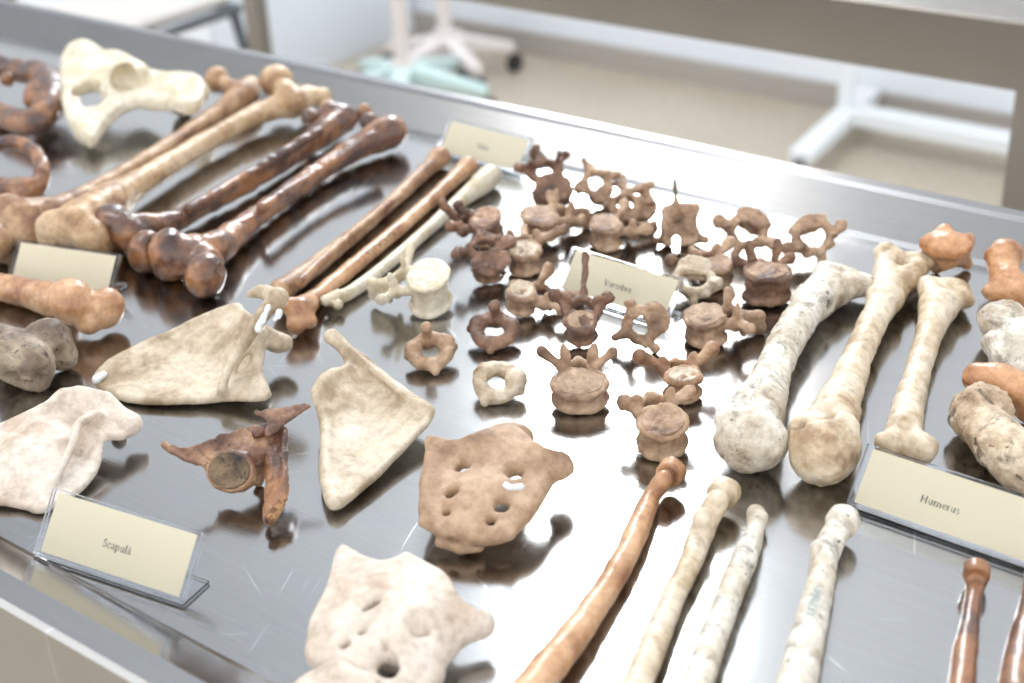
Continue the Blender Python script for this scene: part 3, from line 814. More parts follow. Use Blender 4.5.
t.chain([(885, 300, 14, 1.5), (886, 265, 11, 1.4)], k=.8).chain([(885, 300, 14, 1.5), (920, 270, 9, 1.3)], k=.8)
t.chain([(886, 256, 12, 1.5), (904, 262, 10, 1.3), (926, 263, 9, 1.2)], k=.6)
t.ball(902, 280, 17, 1.3, (1, 1, .5), k=.6).cup(802, 432, 7, 2.5, 17, k=.5).cup(822, 447, 4, 2.0, 34, k=.3).cup(832, 423, 5, 2.6, 24, k=.5).cup(848, 440, 3, 2.8, 16, k=.2).cup(898, 268, 5, 1.4, 10, k=.5)
t.make('upper_arm_bone', M['aged'], 0.15, 'middle of three upper arm bones, mottled head behind the Humerus card corner', 'bone', LIMB)
t = Trace(925, 360, 0.06, 1.1, 12)
t.chain([(903, 436, 18, 1.8), (909, 405, 16), (918, 372, 13), (928, 338, 13.5), (938, 308, 17)], k=1.0, lift=.2)
t.ball(890, 446, 15, 1.8, k=.5).ball(915, 450, 20, 1.5, (1, .8, 1), k=.5).ball(903, 425, 13, 2.4, k=.5).ball(925, 448, 13, 1.5, k=.4)
t.chain([(893, 422, 3.5, 3.2), (897, 436, 4, 3.5), (903, 448, 4, 3.2)], cut=True, k=.5).ball(883, 440, 8, 2.4, k=.3).cup(905, 424, 6, 2.4, 13, k=.4)
t.chain([(938, 308, 15, 1.4), (928, 288, 11, 1.3)], k=.8).chain([(938, 308, 14, 1.4), (962, 300, 8, 1.2)], k=.8)
t.ball(945, 297, 15, 1.2, (1, 1, .5), k=.6)
t.chain([(926, 286, 9, 1.2), (958, 288, 9, 1.2), (968, 302, 6, 1)], k=.6)
t.make('upper_arm_bone', M['aged'], 0.14, 'third upper arm bone standing clear of the others, brownish head touching its card', 'bone', LIMB)

# forearm bones in the near right
t = Trace(600, 590, 0.05, 1.0, 13)
t.chain([(664, 480, 9.5, 1.5), (652, 497, 9.5), (645, 512, 11), (628, 552, 12.5), (605, 592, 13.5), (575, 635, 16), (540, 680, 18.5), (512, 715, 20)], k=.9)
t.head((671, 473, 14, 1.4), (652, 497, 9, 1.3))
t.make('forearm_bone', M['orange'], 0.12, 'orange brown curved forearm bone under the vertebra that has a stub arm', 'bone', LIMB)
t = Trace(680, 590, 0.06, 1.1, 14)
t.chain([(718, 503, 12, 1.4), (705, 525, 12.5), (690, 565, 12), (668, 610, 12.5), (650, 655, 14.5), (630, 705, 16)], k=.8)
t.head((724, 494, 16, 1.4), (705, 525, 12, 1.3))
t.ball(702, 520, 10, 1.9, k=.5)
t.make('forearm_bone', M['aged'], 0.12, 'mottled cream forearm bone with a round button head, beside the orange one', 'bone', LIMB)
t = Trace(725, 600, 0.05, 1.1, 15)
t.chain([(756, 515, 10), (754, 535, 9.5), (744, 562, 13), (728, 600, 13.5), (713, 640, 14.5), (698, 683, 16), (686, 720, 16)], k=.7)
t.ball(762, 518, 6, .9, k=.4)
t.make('forearm_bone', M['white'], 0.12, 'thin off-white forearm bone with a blunt end, between two button-headed ones', 'bone', LIMB)
t = Trace(820, 600, 0.05, 1.1, 16)
t.chain([(836, 534, 13, 1.2), (826, 552, 14), (822, 575, 13.5), (817, 600, 15), (807, 640, 17.5), (797, 683, 20), (787, 720, 22)], k=.7)
t.head((843, 522, 17, 1.4), (828, 550, 12, 1.3))
t.ball(817, 549, 7, 1.4, k=.4)
r4 = t.make('forearm_bone', M['white'], 0.12, 'pale cream forearm bone with faded blue writing and a thick round head', 'bone', LIMB)
marks(t, r4, [(819+(-3.2*i*.5), 590+4.6*i, 2.05) for i in range(7)], M['blue_ink'], seed=5, r=.00022)
t = Trace(968, 640, 0.03, 1.0, 17)
t.chain([(976, 578, 11), (974, 595, 9), (970, 622, 9.5), (965, 655, 12.5), (960, 700, 14)], k=.6)
t.head((976, 573, 13.5, 1.1), (974, 595, 9, 1.0), h=.5)
t.make('forearm_bone', M['brown'], 0.1, 'small glossy brown forearm bone below the Humerus card', 'bone', LIMB)
t = Trace(1030, 640, 0.03, 1.0, 18)
t.chain([(1040, 572, 14), (1033, 610, 15), (1024, 650, 18), (1018, 700, 22)], k=.6)
t.make('forearm_bone', M['brown'], 0.12, 'brown forearm bone cut by the frame beside the small glossy one', 'bone', LIMB)

# ------------------------------------------------------------------ hip bones
t = Trace(130, 110, 0.09, 0.8, 20)
t.plate([(59, 70, 4.2), (65, 51, 4.9), (80, 43, 5.2), (96, 46, 5.2), (104, 54, 5), (118, 54, 4.8), (135, 61, 4.6), (148, 72, 4.2), (165, 77, 4), (182, 75, 4), (200, 78, 4), (206, 90, 3.6), (202, 105, 3.1), (190, 111, 2.9), (172, 106, 2.9), (150, 106, 2.9), (136, 103, 2.8), (124, 108, 2.6), (112, 118, 2.2), (103, 127, 1.8), (97, 139, 1.5), (88, 145, 1.3), (78, 136, 1.7), (67, 121, 2.3), (60, 100, 3.2)], t=.8, rd=.6)
t.ball(130, 82, 24, 4.0, (1, 1, 1), k=.7).ball(82, 56, 15, 4.9, (1, 1, .8), k=.7).ball(86, 134, 11, 1.4, k=.6).ball(195, 92, 14, 3.0, k=.6)
t.chain([(172, 98, 12, 3.0), (182, 104, 13, 1.4)], k=1.0)
t.hole(86, 88, 13, 4.0, (1, 1.3), deep=6, k=.3).hole(94, 99, 13, 3.4, (1, 1.2), deep=6, k=.3)
t.cup(125, 79, 15, 4.0, 24, k=.3, sink=1.0)
t.make('hip_bone', M['cream'], 0.2, 'cream white hip bone with a socket and an open hole, by the far rim', 'bone')
t = Trace(25, 95, 0.12, 0.9, 21)
t.chain([(-6, 60, 10, 4), (20, 66, 11, 4), (44, 72, 14, 4.2), (50, 95, 15, 3.6), (34, 116, 13, 2.6), (5, 112, 12, 2.2), (-20, 100, 12, 2)], k=.8)
t.chain([(-20, 100, 10, 2), (-22, 75, 10, 3), (-6, 60, 10, 4)], k=.6)
t.ball(40, 92, 17, 3.4, k=.7).ball(6, 74, 8, 4.2, k=.4)
t.make('hip_bone', M['brown'], 0.2, 'glossy brown hip bone with a wide hole, beside the cream one', 'bone')
t = Trace(20, 165, 0.09, 0.9, 22)
t.chain([(-14, 148, 8, 3), (8, 141, 7.5, 3), (30, 147, 7, 3), (41, 163, 7.5, 2.6), (38, 183, 9.5, 1.4), (14, 187, 10.5, 1.3), (-14, 184, 11, 1.3)], k=.6)
t.chain([(38, 183, 9, 1.2), (20, 195, 8, .9)], k=.5).chain([(-14, 148, 8, 3), (-27, 158, 9, 2.6), (-26, 176, 10, 1.9), (-14, 184, 11, 1.4)], k=.5)
t.make('hip_bone', M['brown'], 0.18, 'brown looped bone below the glossy brown hip bone', 'bone')

# ------------------------------------------------------------------ shoulder blades
SB = 'shoulder blades'
t = Trace(200, 360, 0.05, 0.7, 30)
t.plate([(91, 380, .6), (99, 366, .9), (130, 350, 1.4), (180, 328, 2.0), (215, 311, 2.8), (236, 304, 3.2), (258, 318, 3.2), (262, 345, 2.6), (258, 368, 2.0), (271, 395, 1.2), (262, 401, 1.0), (225, 398, .8), (180, 402, .6), (140, 402, .5), (118, 398, .5), (98, 389, .5)],
        [(200, 360, 1.0), (170, 370, .9), (245, 375, .5)], t=.28, rd=.25)
t.chain([(221, 388, 4, 1.6), (231, 362, 5, 2.8), (246, 338, 6.5, 4.2), (262, 315, 8, 5.6), (278, 297, 9, 6.4)], k=.9)
t.chain([(226, 375, 3, 1.2), (243, 352, 4, 2.4), (262, 332, 6, 3.6)], k=1.2)
t.chain([(278, 297, 9, 6.4), (262, 291, 7, 6.2), (251, 293, 4.5, 5.6)], k=.5)
t.chain([(262, 334, 10, 2.6), (276, 341, 11, 2.0), (284, 342, 9, 2.0)], k=.6)
t.chain([(238, 308, 5, 3.0), (216, 314, 4, 2.6), (170, 333, 3, 1.9), (110, 362, 2.5, 1.2)], k=.5)
t.ball(245, 380, 6, .45, k=.6)
t.chain([(262, 345, 4, 2.2), (260, 370, 3.5, 1.6), (268, 394, 4, 1.0)], k=.5)
a = t.make('shoulder_blade', M['beige'], 0.17, 'beige shoulder blade with white paint patches on its raised spine', 'bone', SB)
def patch(t, parent, pts, mat=None, name='paint_patch', noise=.08, vox=.06):
    s = S(noise, 3.0, 5); s.chain([t.node(q) for q in pts], k=.15)
    return make_bone(name, s, mat or M['paint'], None, 0, vox, parent=parent)[0]
patch(t, a, [(258, 328, 3.6, 5.45), (263, 318, 3.2, 6.05), (268, 306, 3.0, 6.6)])['label'] = 'white paint patch'
patch(t, a, [(275, 318, 2.8, 5.9), (279, 312, 3.6, 6.2)])['label'] = 'white paint patch'
patch(t, a, [(97, 378, 4.5, 1.0), (103, 374, 3.5, 1.15)])['label'] = 'white paint patch'

t = Trace(60, 450, 0.04, 0.7, 31)
t.plate([(-40, 445, 1.2), (0, 424, 2.2), (40, 405, 2.8), (58, 389, 3.2), (80, 383, 3.4), (108, 389, 3.2), (122, 402, 2.6), (130, 412, 2.2), (142, 417, 1.6), (137, 430, 1.4), (122, 438, 1.6), (104, 436, 2.0), (102, 450, 1.4), (96, 472, .8), (80, 490, .6), (58, 502, .5), (40, 512, .5), (18, 504, .5), (-20, 502, .5), (-60, 480, .6)],
        [(60, 440, 2.1), (85, 410, 3.2), (84, 432, .9), (80, 460, .4), (30, 450, 2.2), (20, 480, 1.3)], t=.26, rd=.22)
t.chain([(95, 412, 4, 3.0), (78, 422, 5, 3.1), (71, 445, 4.5, 2.5), (54, 480, 3.5, 1.4)], k=.6)
t.chain([(0, 426, 3, 2.2), (40, 408, 3.5, 2.8), (62, 391, 3.5, 3.2)], k=.4)
t.ball(128, 420, 12, 1.8, (1, .8, .75), k=.7).ball(116, 425, 8, .75, k=.6)
t.make('shoulder_blade', M['plastic'], 0.17, 'pale plaster shoulder blade entering behind the Scapul\u0103 card', 'bone', SB)

t = Trace(370, 420, 0.04, 0.7, 32)
t.plate([(330, 336, 3.0), (343, 336, 2.8), (352, 348, 2.6), (375, 364, 2.3), (402, 386, 2.0), (424, 401, 1.8), (434, 412, 1.6), (430, 424, 1.4), (415, 438, 1.2), (396, 458, .9), (374, 480, .7), (350, 501, .6), (337, 509, .6), (326, 505, .6), (320, 480, .9), (324, 450, 1.2), (322, 425, 1.6), (316, 402, 2.2), (318, 384, 2.6), (331, 373, 2.8), (345, 372, 2.8), (343, 356, 2.8)],
        [(360, 430, .8), (350, 460, .7), (375, 400, 1.4), (360, 385, 1.9), (330, 400, 2.0)], t=.3, rd=.26)
t.chain([(332, 337, 8, 3.6), (342, 345, 6.5, 3.2), (355, 355, 5, 3.0), (380, 375, 4, 2.6), (405, 396, 3.6, 2.2), (428, 411, 5, 1.7)], k=.6)
t.chain([(318, 392, 6, 2.5), (328, 379, 7, 2.8), (343, 372, 5, 2.6)], k=.7)
t.ball(345, 480, 8, .5, k=.5).ball(350, 415, 8, .6, k=.5)
t.chain([(318, 400, 4, 2.2), (326, 430, 4, 1.4), (324, 470, 4, 1.0), (334, 500, 6, .8)], k=.6)
t.make('shoulder_blade', M['beige'], 0.17, 'beige triangular shoulder blade standing clear left of the brown sacrum', 'bone', SB)

t = Trace(240, 470, 0.09, 1.4, 33)
t.plate([(158, 447, 3.6), (165, 441, 3.8), (172, 447, 3.6), (200, 444, 3.3), (215, 436, 3.4), (238, 428, 3.6), (262, 424, 3.6), (277, 430, 3.4), (272, 452, 2.6), (240, 462, 2.2), (205, 465, 2.4), (180, 458, 3.0)], [(230, 445, 2.8)], t=.22, rd=.2, k=.4)
t.plate([(250, 411, 4.6), (268, 409, 4.6), (290, 405, 4.6), (315, 404, 4.7), (300, 412, 4.4), (285, 424, 4.0), (272, 436, 3.6), (262, 434, 3.6), (270, 420, 4.2)], t=.16, rd=.14, k=.3)
t.ball(268, 500, 2, .6)
t.s.ops.pop()
t.chain([(258, 446, 12, 2.6), (245, 462, 12, 2.2)], k=.7)
nn = t.node((232, 471, 26, 2.0)); RD = rotm(50, 0, 20)
t.s.disc(nn[:3], nn[3], nn[3]*.82, .5, R=RD, dish=.2, rd=.2, k=.3)
t.chain([(266, 440, 8, 2.6), (268, 455, 8, 2.0), (262, 470, 7, 1.0), (258, 480, 6, .45)], k=.6)
b = t.make('shoulder_blade', M['rust'], 0.11, 'broken brown shoulder blade with a round socket and a snapped off spine', 'bone', SB)
def face_disc(t, parent, n, a, b_, R, mat, name, dish=.12, off=.36):
    s = S(.02, 2, 3); c = np.array(n[:3])+R @ np.array([0, 0, off])
    s.disc(c, a, b_, .17, R=R, dish=dish, rd=.08)
    return make_bone(name, s, mat, None, 0, .06, parent=parent)[0]
leg = S(.09, 1.6, 9)
sp_ = lambda x, y, z: tuple(t.p(x, y, z))
leg.plate([sp_(*u) for u in [(262, 436, 3.1), (285, 424, 3.5), (287, 450, 2.8), (286, 480, 1.9), (286, 500, 1.3), (279, 516, .9), (270, 527, .6), (263, 522, .6), (264, 500, 1.1), (266, 470, 1.9), (262, 452, 2.5)]], [sp_(274, 470, 2.1), sp_(273, 495, 1.5)], t=.3, rd=.25)
leg.chain([t.node((284, 430, 3.5, 3.4)), t.node((285, 465, 3, 2.5)), t.node((285, 498, 3, 1.6))], k=.3)
make_bone('blade_spine', leg, M['brown'], None, 0, .08, parent=b)[0]['label'] = 'dark red brown glossy spine'
face_disc(t, b, nn, nn[3]*.86, nn[3]*.7, RD, M['stain'], 'joint_socket', dish=.12, off=.40)['label'] = 'black stained socket face'
patch(t, b, [(266, 430, 7, 3.55), (256, 433, 5, 3.6)], M['darkbrown'], 'broken_edge')['label'] = 'dark crusted break'
patch(t, b, [(281, 503, 4.5, 1.45), (270, 519, 5.5, 1.0)], M['spongy'], 'broken_end', noise=.05)['label'] = 'spongy honeycomb broken end'

# ------------------------------------------------------------------ sacra
t = Trace(495, 480, 0.07, 0.8, 40)
out = [(424, 436, 3.4), (447, 442, 3.6), (470, 439, 3.9), (486, 429, 4.0), (505, 427, 4.0), (526, 432, 4.0), (538, 446, 3.8), (552, 451, 3.3), (565, 453, 3.0), (574, 464, 2.6), (568, 474, 2.4), (556, 476, 2.6), (547, 489, 2.6), (539, 503, 2.4), (527, 521, 2.0), (512, 533, 1.7), (494, 537, 1.6), (468, 537, 1.6), (446, 533, 1.7), (434, 526, 1.8), (419, 516, 2.0), (418, 500, 2.3), (421, 475, 2.8), (425, 452, 3.2)]
t.plate(out, [(490, 480, 3.1), (470, 500, 2.7), (500, 455, 3.5), (455, 470, 2.8)], t=.52, rd=.4)
t.ball(508, 436, 24, 3.1, (1.1, .6, .7), yaw=36, k=.8).ball(560, 463, 15, 2.3, (1, .8, .9), k=.6)
t.chain([(424, 520, 6, 1.9), (440, 528, 6, 1.7), (465, 534, 6, 1.6), (490, 536, 7, 1.6), (508, 530, 8, 1.8)], k=.35)
t.chain([(440, 540, 6, .9), (462, 545, 7, .8), (478, 544, 6, .8)], k=.3).chain([(470, 530, 10, 1.2), (462, 542, 8, .9)], k=.4)
t.ball(452, 536, 3.5, 1.4, (1.6, 1, 1), cut=True, k=.25).ball(474, 541, 3, 1.1, (1.4, 1, 1), cut=True, k=.25)
t.ball(480, 490, 16, 1.3, k=.8).ball(470, 525, 10, .8, k=.6)
for x, y, r, z, sq in ((463, 463, 7.5, 3.4, (1, 1)), (515, 470, 8, 3.5, (1, 1.1)), (453, 491, 5.5, 2.9, (1, 1.2)), (502, 503, 7.5, 2.7, (1, 1.1)), (446, 510, 4.2, 2.5, (1, 1)), (491, 520, 5, 2.2, (1, 1))):
    t.hole(x, y, r, z, sq, deep=4, k=.4)
for a_, b_ in (((474, 464, 1.9, 3.95), (503, 469, 1.9, 3.95)), ((460, 493, 1.8, 3.3), (496, 500, 1.8, 3.25))):
    t.chain([a_, b_], k=.15, cut=True)
s1 = t.make('sacrum', M['sacrum'], 0.12, 'light brown sacrum pierced by six holes, propped up in the middle', 'bone', 'sacra')
patch(t, s1, [(505, 483, 3, 3.9), (512, 485, 3.2, 3.9), (521, 484, 3.4, 3.85)])['label'] = 'white paint patch'

t = Trace(400, 620, 0.05, 0.7, 41)
out = [(334, 550, 3.2), (342, 541, 3.3), (352, 547, 3.3), (368, 556, 3.4), (383, 560, 3.5), (396, 555, 3.6), (405, 549, 3.6), (420, 556, 3.6), (440, 566, 3.5), (452, 577, 3.4), (457, 592, 3.2), (470, 604, 2.8), (488, 609, 2.4), (494, 617, 2.2), (484, 628, 1.8), (466, 632, 1.8), (456, 645, 1.6), (444, 668, 1.4), (430, 700, 1.2), (385, 712, 1.6), (350, 682, 2.0), (326, 662, 2.2), (303, 654, 2.2), (306, 638, 2.4), (308, 618, 2.7), (319, 597, 3.0), (330, 574, 3.1)]
t.plate(out, [(400, 620, 3.6), (430, 610, 3.4), (435, 650, 2.4), (350, 610, 3.2), (445, 620, 2.6)], t=.6, rd=.45)
t.chain([(445, 605, 10, 2.7), (462, 614, 9, 2.3), (484, 616, 7, 2.0)], k=.7)
t.chain([(335, 620, 10, 2.9), (348, 630, 9, 2.9)], k=.9)
for x, y, r, z, sq in ((371, 598, 7, 3.8, (.75, 1.5)), (418, 620, 9.5, 3.6, (.85, 1.1)), (345, 640, 4, 2.9, (.7, 1.2)), (363, 628, 2.4, 3.2, (1, 1.2)), (385, 639, 2.6, 3.2, (1.2, .8)), (387, 658, 11, 2.8, (1, 1))):
    t.hole(x, y, r, z, sq, yaw=-20, deep=1.6, k=.5)
t.ball(400, 640, 30, 1.9, (1, 1, .9), k=.8)
t.make('sacrum', M['plastic'], 0.12, 'pale plaster sacrum with wide holes at the near rim', 'bone', 'sacra')
t = Trace(335, 685, 0.07, 1.0, 42)
t.plate([(282, 692, 1.5), (300, 676, 2.0), (325, 662, 2.6), (342, 658, 2.8), (360, 668, 2.6), (378, 676, 2.4), (392, 700, 2.0), (380, 730, 1.4), (320, 735, 1.0), (285, 715, 1.0)], [(335, 690, 2.2)], t=.5, rd=.4)
t.ball(335, 700, 25, 1.3, (1, 1, .75), k=.8)
t.hole(356, 679, 6, 2.9, (1, .7), deep=1.2, k=.4); t.hole(380, 680, 4, 2.8, (1, .7), deep=1.2, k=.4)
t.chain([(300, 686, 4, 2.0), (340, 668, 4, 2.9)], k=.5)
t.make('tail_bone_piece', M['plastic'], 0.12, 'pale plaster bone piece in the near corner, pushed against the plaster sacrum', 'bone')

# ------------------------------------------------------------------ ankle and heel bones on the far right
AB = 'ankle and foot bones'
t = Trace(947, 255, 0.12, 1.1, 50)
t.ball(947, 243, 21, 3.0, (1.15, .9, .72), yaw=10, k=.5).ball(929, 243, 9, 2.8, k=.4).ball(944, 231, 9, 3.6, k=.4).ball(966, 240, 10, 2.6, k=.5)
t.chain([(940, 250, 15, 2.0), (936, 264, 7, .8)], k=.5).chain([(955, 250, 15, 2.0), (967, 262, 6, .7)], k=.5).ball(948, 258, 12, 1.6, k=.5)
t.ball(953, 274, 10, .5, (1.2, 1, 1), cut=True, k=.3)
t.make('ankle_bone', M['ginger'], 0.13, 'ginger ankle bone by the far rim, behind the third upper arm bone', 'bone', AB)
t = Trace(1005, 270, 0.12, 1.1, 51)
t.ball(1006, 252, 16, 2.8, k=.6).chain([(1002, 262, 13, 2.4), (1010, 285, 17, 1.6)], k=.8).ball(995, 290, 11, 1.2, k=.6).ball(1020, 290, 16, 1.5, k=.5).ball(993, 254, 7, 2.6, k=.4)
t.make('ankle_bone', M['ginger'], 0.13, 'waisted ginger ankle bone on the right, behind the whitish bone', 'bone', AB)
t = Trace(1010, 335, 0.12, 1.0, 52)
t.ball(1004, 318, 25, 2.2, (1, .9, .9), k=.8).ball(1030, 338, 28, 2.2, (1, 1, .9), k=.8).ball(994, 340, 13, 1.6, k=.7).ball(1002, 355, 13, 1.2, k=.7).ball(1022, 362, 14, 1.4, k=.6)
t.ball(1024, 330, 12, 4.6, (1, 1, 1), cut=True, k=.8)
t.make('heel_bone', M['white'], 0.13, 'lumpy whitish bone at the right between the ginger ones', 'bone', AB)
t = Trace(1000, 382, 0.08, 1.0, 53)
t.chain([(978, 374, 15, 2.4), (1002, 378, 18, 2.6), (1030, 392, 18, 2.2)], k=.8).ball(992, 392, 9, 1.6, (1.3, .9, 1), k=.5)
t.ball(1012, 404, 9, 2.6, (1.4, 1, 1.2), cut=True, k=.5).chain([(1016, 402, 8, 1.2), (1032, 412, 10, 1.0)], k=.5)
t.make('ankle_bone', M['ginger'], 0.12, 'smooth peach ankle bone resting behind the pitted heel bone', 'bone', AB)
t = Trace(1000, 430, 0.16, 1.3, 54)
t.chain([(974, 410, 22, 1.9), (992, 432, 26, 2.0), (1018, 460, 27, 1.9), (1045, 478, 20, 1.6)], k=1.2).ball(972, 398, 13, 3.0, k=.8).ball(985, 395, 14, 2.6, k=.8).ball(1000, 405, 14, 2.2, k=.8)
t.ball(966, 416, 12, 1.6, k=.8)
t.make('heel_bone', M['pitted'], 0.12, 'pitted beige heel bone behind the Humerus card', 'bone', AB)

# ------------------------------------------------------------------ vertebrae
UP = 36.6          # yaw that points away from the camera
def vertebra(px, py, label, mat='walnut', yaw=0.0, tilt=(0, 0, 0), sc=1.0, a=1.5, b=1.2, h=0.8, arch=1.0, tl=2.3, tz=.5, tb=.8, sl=2.2, sz=-.3, sw=.22, sb=.5, fac=.9, name='vertebra',
             waist=.12, dish=.12, seed=0, lift=0, disc=False, rib=.28, noise=.11, zc=None, tk=.88):
    s = S(noise, 1.6, seed); rr = random.Random(seed*7+1); J = lambda v=.15: rr.uniform(-v, v)
    s.disc((0, 0, 0), a, b, h, waist=waist, dish=0, rd=.2, k=.3)
    for sz_ in (-1, 1): s.torus((0, 0, sz_*(h-.2)), a*.93, b*.93, .17, k=.25)
    yb = b*.7; fy = b+arch*1.3; fw = .95*arch
    for sx in (-1, 1):
        s.cap((sx*fw*.95, yb, h*.3), (sx*fw*1.2, b+arch*.6, h*.3), .38, .42, k=.22)                              # pedicle
        for dz in (.1, -.38): s.cap((sx*fw*1.15, b+arch*.6, h*.3+dz), (0, fy+.15, h*.1+dz), .36, .30, k=.25)    # lamina
        tlx = tl*(1+J(.14)); 
        p0 = np.array([sx*fw*1.15, b+arch*.6, h*.3]); p1 = np.array([sx*tlx, b+arch*.6+tb*.7+J(), h*.3+tz+J()])
        s.chain([(*p0, .42*tk), (*(p0*.45+p1*.55+[0, J(.1), J(.1)]), rib*1.05*tk), (*p1, rib*1.45*tk)], k=.22)    # transverse arm
        s.cap(p1+[0, .05, -.15], p1+[sx*.1, -.1, .25], rib*1.2*tk, rib*.9*tk, k=.2)
        s.ell((sx*fw*1.15+J(.08), b+arch*.75, h*.35+fac*.62), (.42, .21, fac*.7), R=rotm(-10, sx*12, sx*15), k=.15)   # upper facet
        s.ell((sx*fw*.8, fy-.1, max(h*.15-fac*.7, .38-h)), (.36, .26, min(fac*.6, .5)), R=rotm(8, 0, sx*-15), k=.25)                  # lower facet
    if sl > 0:
        q0 = np.array([0, fy, h*.15]); q1 = np.array([J(.1), fy+sl, h*.15+sz])
        for i in range(4):
            f_ = i/3; s.cap(q0+[0, 0, -sb*f_*.8], q1+[0, -.12*abs(f_-.5), -sb*f_], sw*1.35, sw, k=.3)
        s.cap(q1+[0, 0, .02], q1+[0, 0, -sb], sw*1.35, sw*1.35, k=.2)
    s.disc((0, b+arch*.55, 0), fw*.62, arch*.52, h*3, rd=.05, k=.3, cut=True)                                   # canal
    R = rotm(*tilt) @ rotm(0, 0, yaw)
    if sc != 1.0:
        base = s; s2 = S(0, 1, 0); s2.lo = base.lo*sc; s2.hi = base.hi*sc
        s2.ops = [(lambda P, base=base: base.eval(P/sc)*sc, .01, False)]; s = s2
    zz = (lift+h*sc) if zc is None else zc
    loc = T(px, py, zz)
    o, zmin = make_bone(name, s, M[mat], loc, math.radians(UP), 0.1*max(sc, .8), label, 'bone', 'vertebrae', tilt=R, lift=lift)
    if disc:
        d = S(.05, 2.5, seed+3); d.disc((0, -.02, (h-.05)*sc), a*sc*.84, b*sc*.82, .13, dish=dish*sc*.5, rd=.06)
        V, F = d.mesh(.07); V = V @ R.T; V[:, 2] -= zmin; q = mesh_obj('body_face', V/100, F, M[disc if isinstance(disc, str) else 'disc'], parent=o)
    return o
lum = dict(a=2.2, b=1.6, h=1.25, arch=1.15, tl=3.6, tz=.5, tb=.6, sl=2.4, sw=.28, sb=1.3, fac=1.3, rib=.32)
tho = dict(a=1.5, b=1.25, h=1.0, arch=.9, tl=2.8, tz=.5, tb=1.4, sl=2.8, sw=.2, sb=.6, fac=.8, rib=.36)
cer = dict(a=1.05, b=.75, h=.6, arch=1.05, tl=2.0, tz=.1, tb=-.3, sl=1.2, sw=.18, sb=.3, fac=.5, rib=.3)

vertebra(430, 294, 'big smooth cream lumbar vertebra beside the cream leg bone', 'cream', yaw=75, tilt=(12, 0, 0), disc='cream', seed=1, **{**lum, 'sl': 1.6, 'h': 1.45, 'a': 2.0, 'tl': 3.2, 'noise': 0.04})
vertebra(487, 232, 'tan vertebra with an upright spine, next to the cream bone tip', 'rust', yaw=70, tilt=(14, -6, 0), disc='tan', seed=2, **{**tho, 'sl': 1.2, 'tl': 1.2, 'a': 1.6, 'sz': 2.2, 'fac': 0.5})
vertebra(525, 262, 'pale brown winged vertebra in front of the darker broad one', 'walnut', yaw=0, tilt=(14, 0, 0), disc='beige', seed=3, **{**tho, 'tl': 3.1, 'a': 1.35, 'sl': 1.9, 'tb': 1.0})
vertebra(540, 232, 'broad brown vertebra behind the pale winged one', 'walnut', yaw=-60, tilt=(6, 0, 0), disc='walnut', seed=4, **{**lum, 'a': 1.9, 'b': 1.5, 'tl': 2.4, 'sl': 1.6, 'h': .9})
vertebra(553, 200, 'large dark brown knobbly vertebra farthest left of those by the rim', 'umber', yaw=25, tilt=(42, 10, 0), seed=5, sc=.95, **{**lum, 'tl': 2.6, 'sl': 1.6, 'h': 1.0, 'a': 1.8, 'noise': 0.2})
vertebra(601, 200, 'small spiky pale brown vertebra near the glare at the far rim', 'walnut', yaw=15, tilt=(50, 0, 10), seed=6, **{**cer, 'h': .7, 'a': 1.0, 'sl': 1.4, 'tl': 1.9, 'noise': 0.16})
vertebra(606, 236, 'pale brown vertebra directly behind the Vertebre card', 'walnut', yaw=-70, tilt=(8, 0, 0), disc='walnut', seed=7, **{**tho, 'tl': 2.3, 'sl': 2.0})
vertebra(626, 222, 'small brown vertebra with a pointed upright spine, behind the card', 'walnut', yaw=0, tilt=(38, 0, 0), seed=8, **{**cer, 'sl': 2.0, 'tl': 1.8})
vertebra(645, 216, 'small pale vertebra squeezed against the square one with the green tip', 'walnut', yaw=40, tilt=(50, 0, 0), seed=9, **{**cer, 'sl': 1.4, 'tl': 1.6, 'h': .7})
s = S(.10, 1.8, 10)
s.plate([(-1.5, -1.7, 0), (-.5, -1.75, 0), (.5, -1.75, 0), (1.5, -1.6, 0), (1.6, -.9, 0), (1.25, 0, 0), (1.75, 1.6, 0), (.6, 1.75, 0), (-.6, 1.75, 0), (-1.5, 1.5, 0), (-1.55, .4, 0), (-1.7, -.9, 0)], t=.75, rd=.3, smooth=1)
s.disc((-.35, -1.35, 0), .42, .5, 3, cut=True, k=.2)
s.cap((1.3, -1.2, -.2), (2.0, -1.4, .3), .4, .3); s.cap((-1.3, -1.2, -.2), (-2.0, -1.3, .1), .4, .3)
s.chain([(-.4, .6, .75, .3), (-.4, 1.7, .8, .26), (-.42, 2.6, .75, .15), (-.45, 3.2, .7, .1)], k=.3)
o, zz_ = make_bone('vertebra', s, M['walnut'], T(680, 240, .4), math.radians(UP), .09, 'square brown vertebra standing on end with a green tipped spine', 'bone', 'vertebrae', tilt=rotm(74, 0, 0))
R_ = rotm(74, 0, 0); s = S(.01); s.chain([(-.42, 2.75, .75, .17), (-.44, 3.0, .72, .15), (-.46, 3.7, .68, .09)])
V, F = s.mesh(.05); V = V @ R_.T; V[:, 2] -= zz_
mesh_obj('green_spine', V/100, F, M['green'], parent=o)['label'] = 'green stained spine tip'
vertebra(717, 276, 'brown low vertebra with spread arms behind the cream open one', 'walnut', yaw=25, tilt=(10, 0, 0), disc='walnut', seed=11, **{**tho, 'a': 1.3, 'b': 1.1, 'h': .9, 'sl': 1.6, 'tl': 2.8, 'tb': .8})
vertebra(695, 284, 'cream ring shaped vertebra right of the Vertebre card', 'beige', yaw=170, tilt=(20, 0, 0), seed=12, **{**cer, 'a': 1.3, 'b': .9, 'h': .5, 'arch': 1.3, 'sl': .6, 'tl': 2.0})
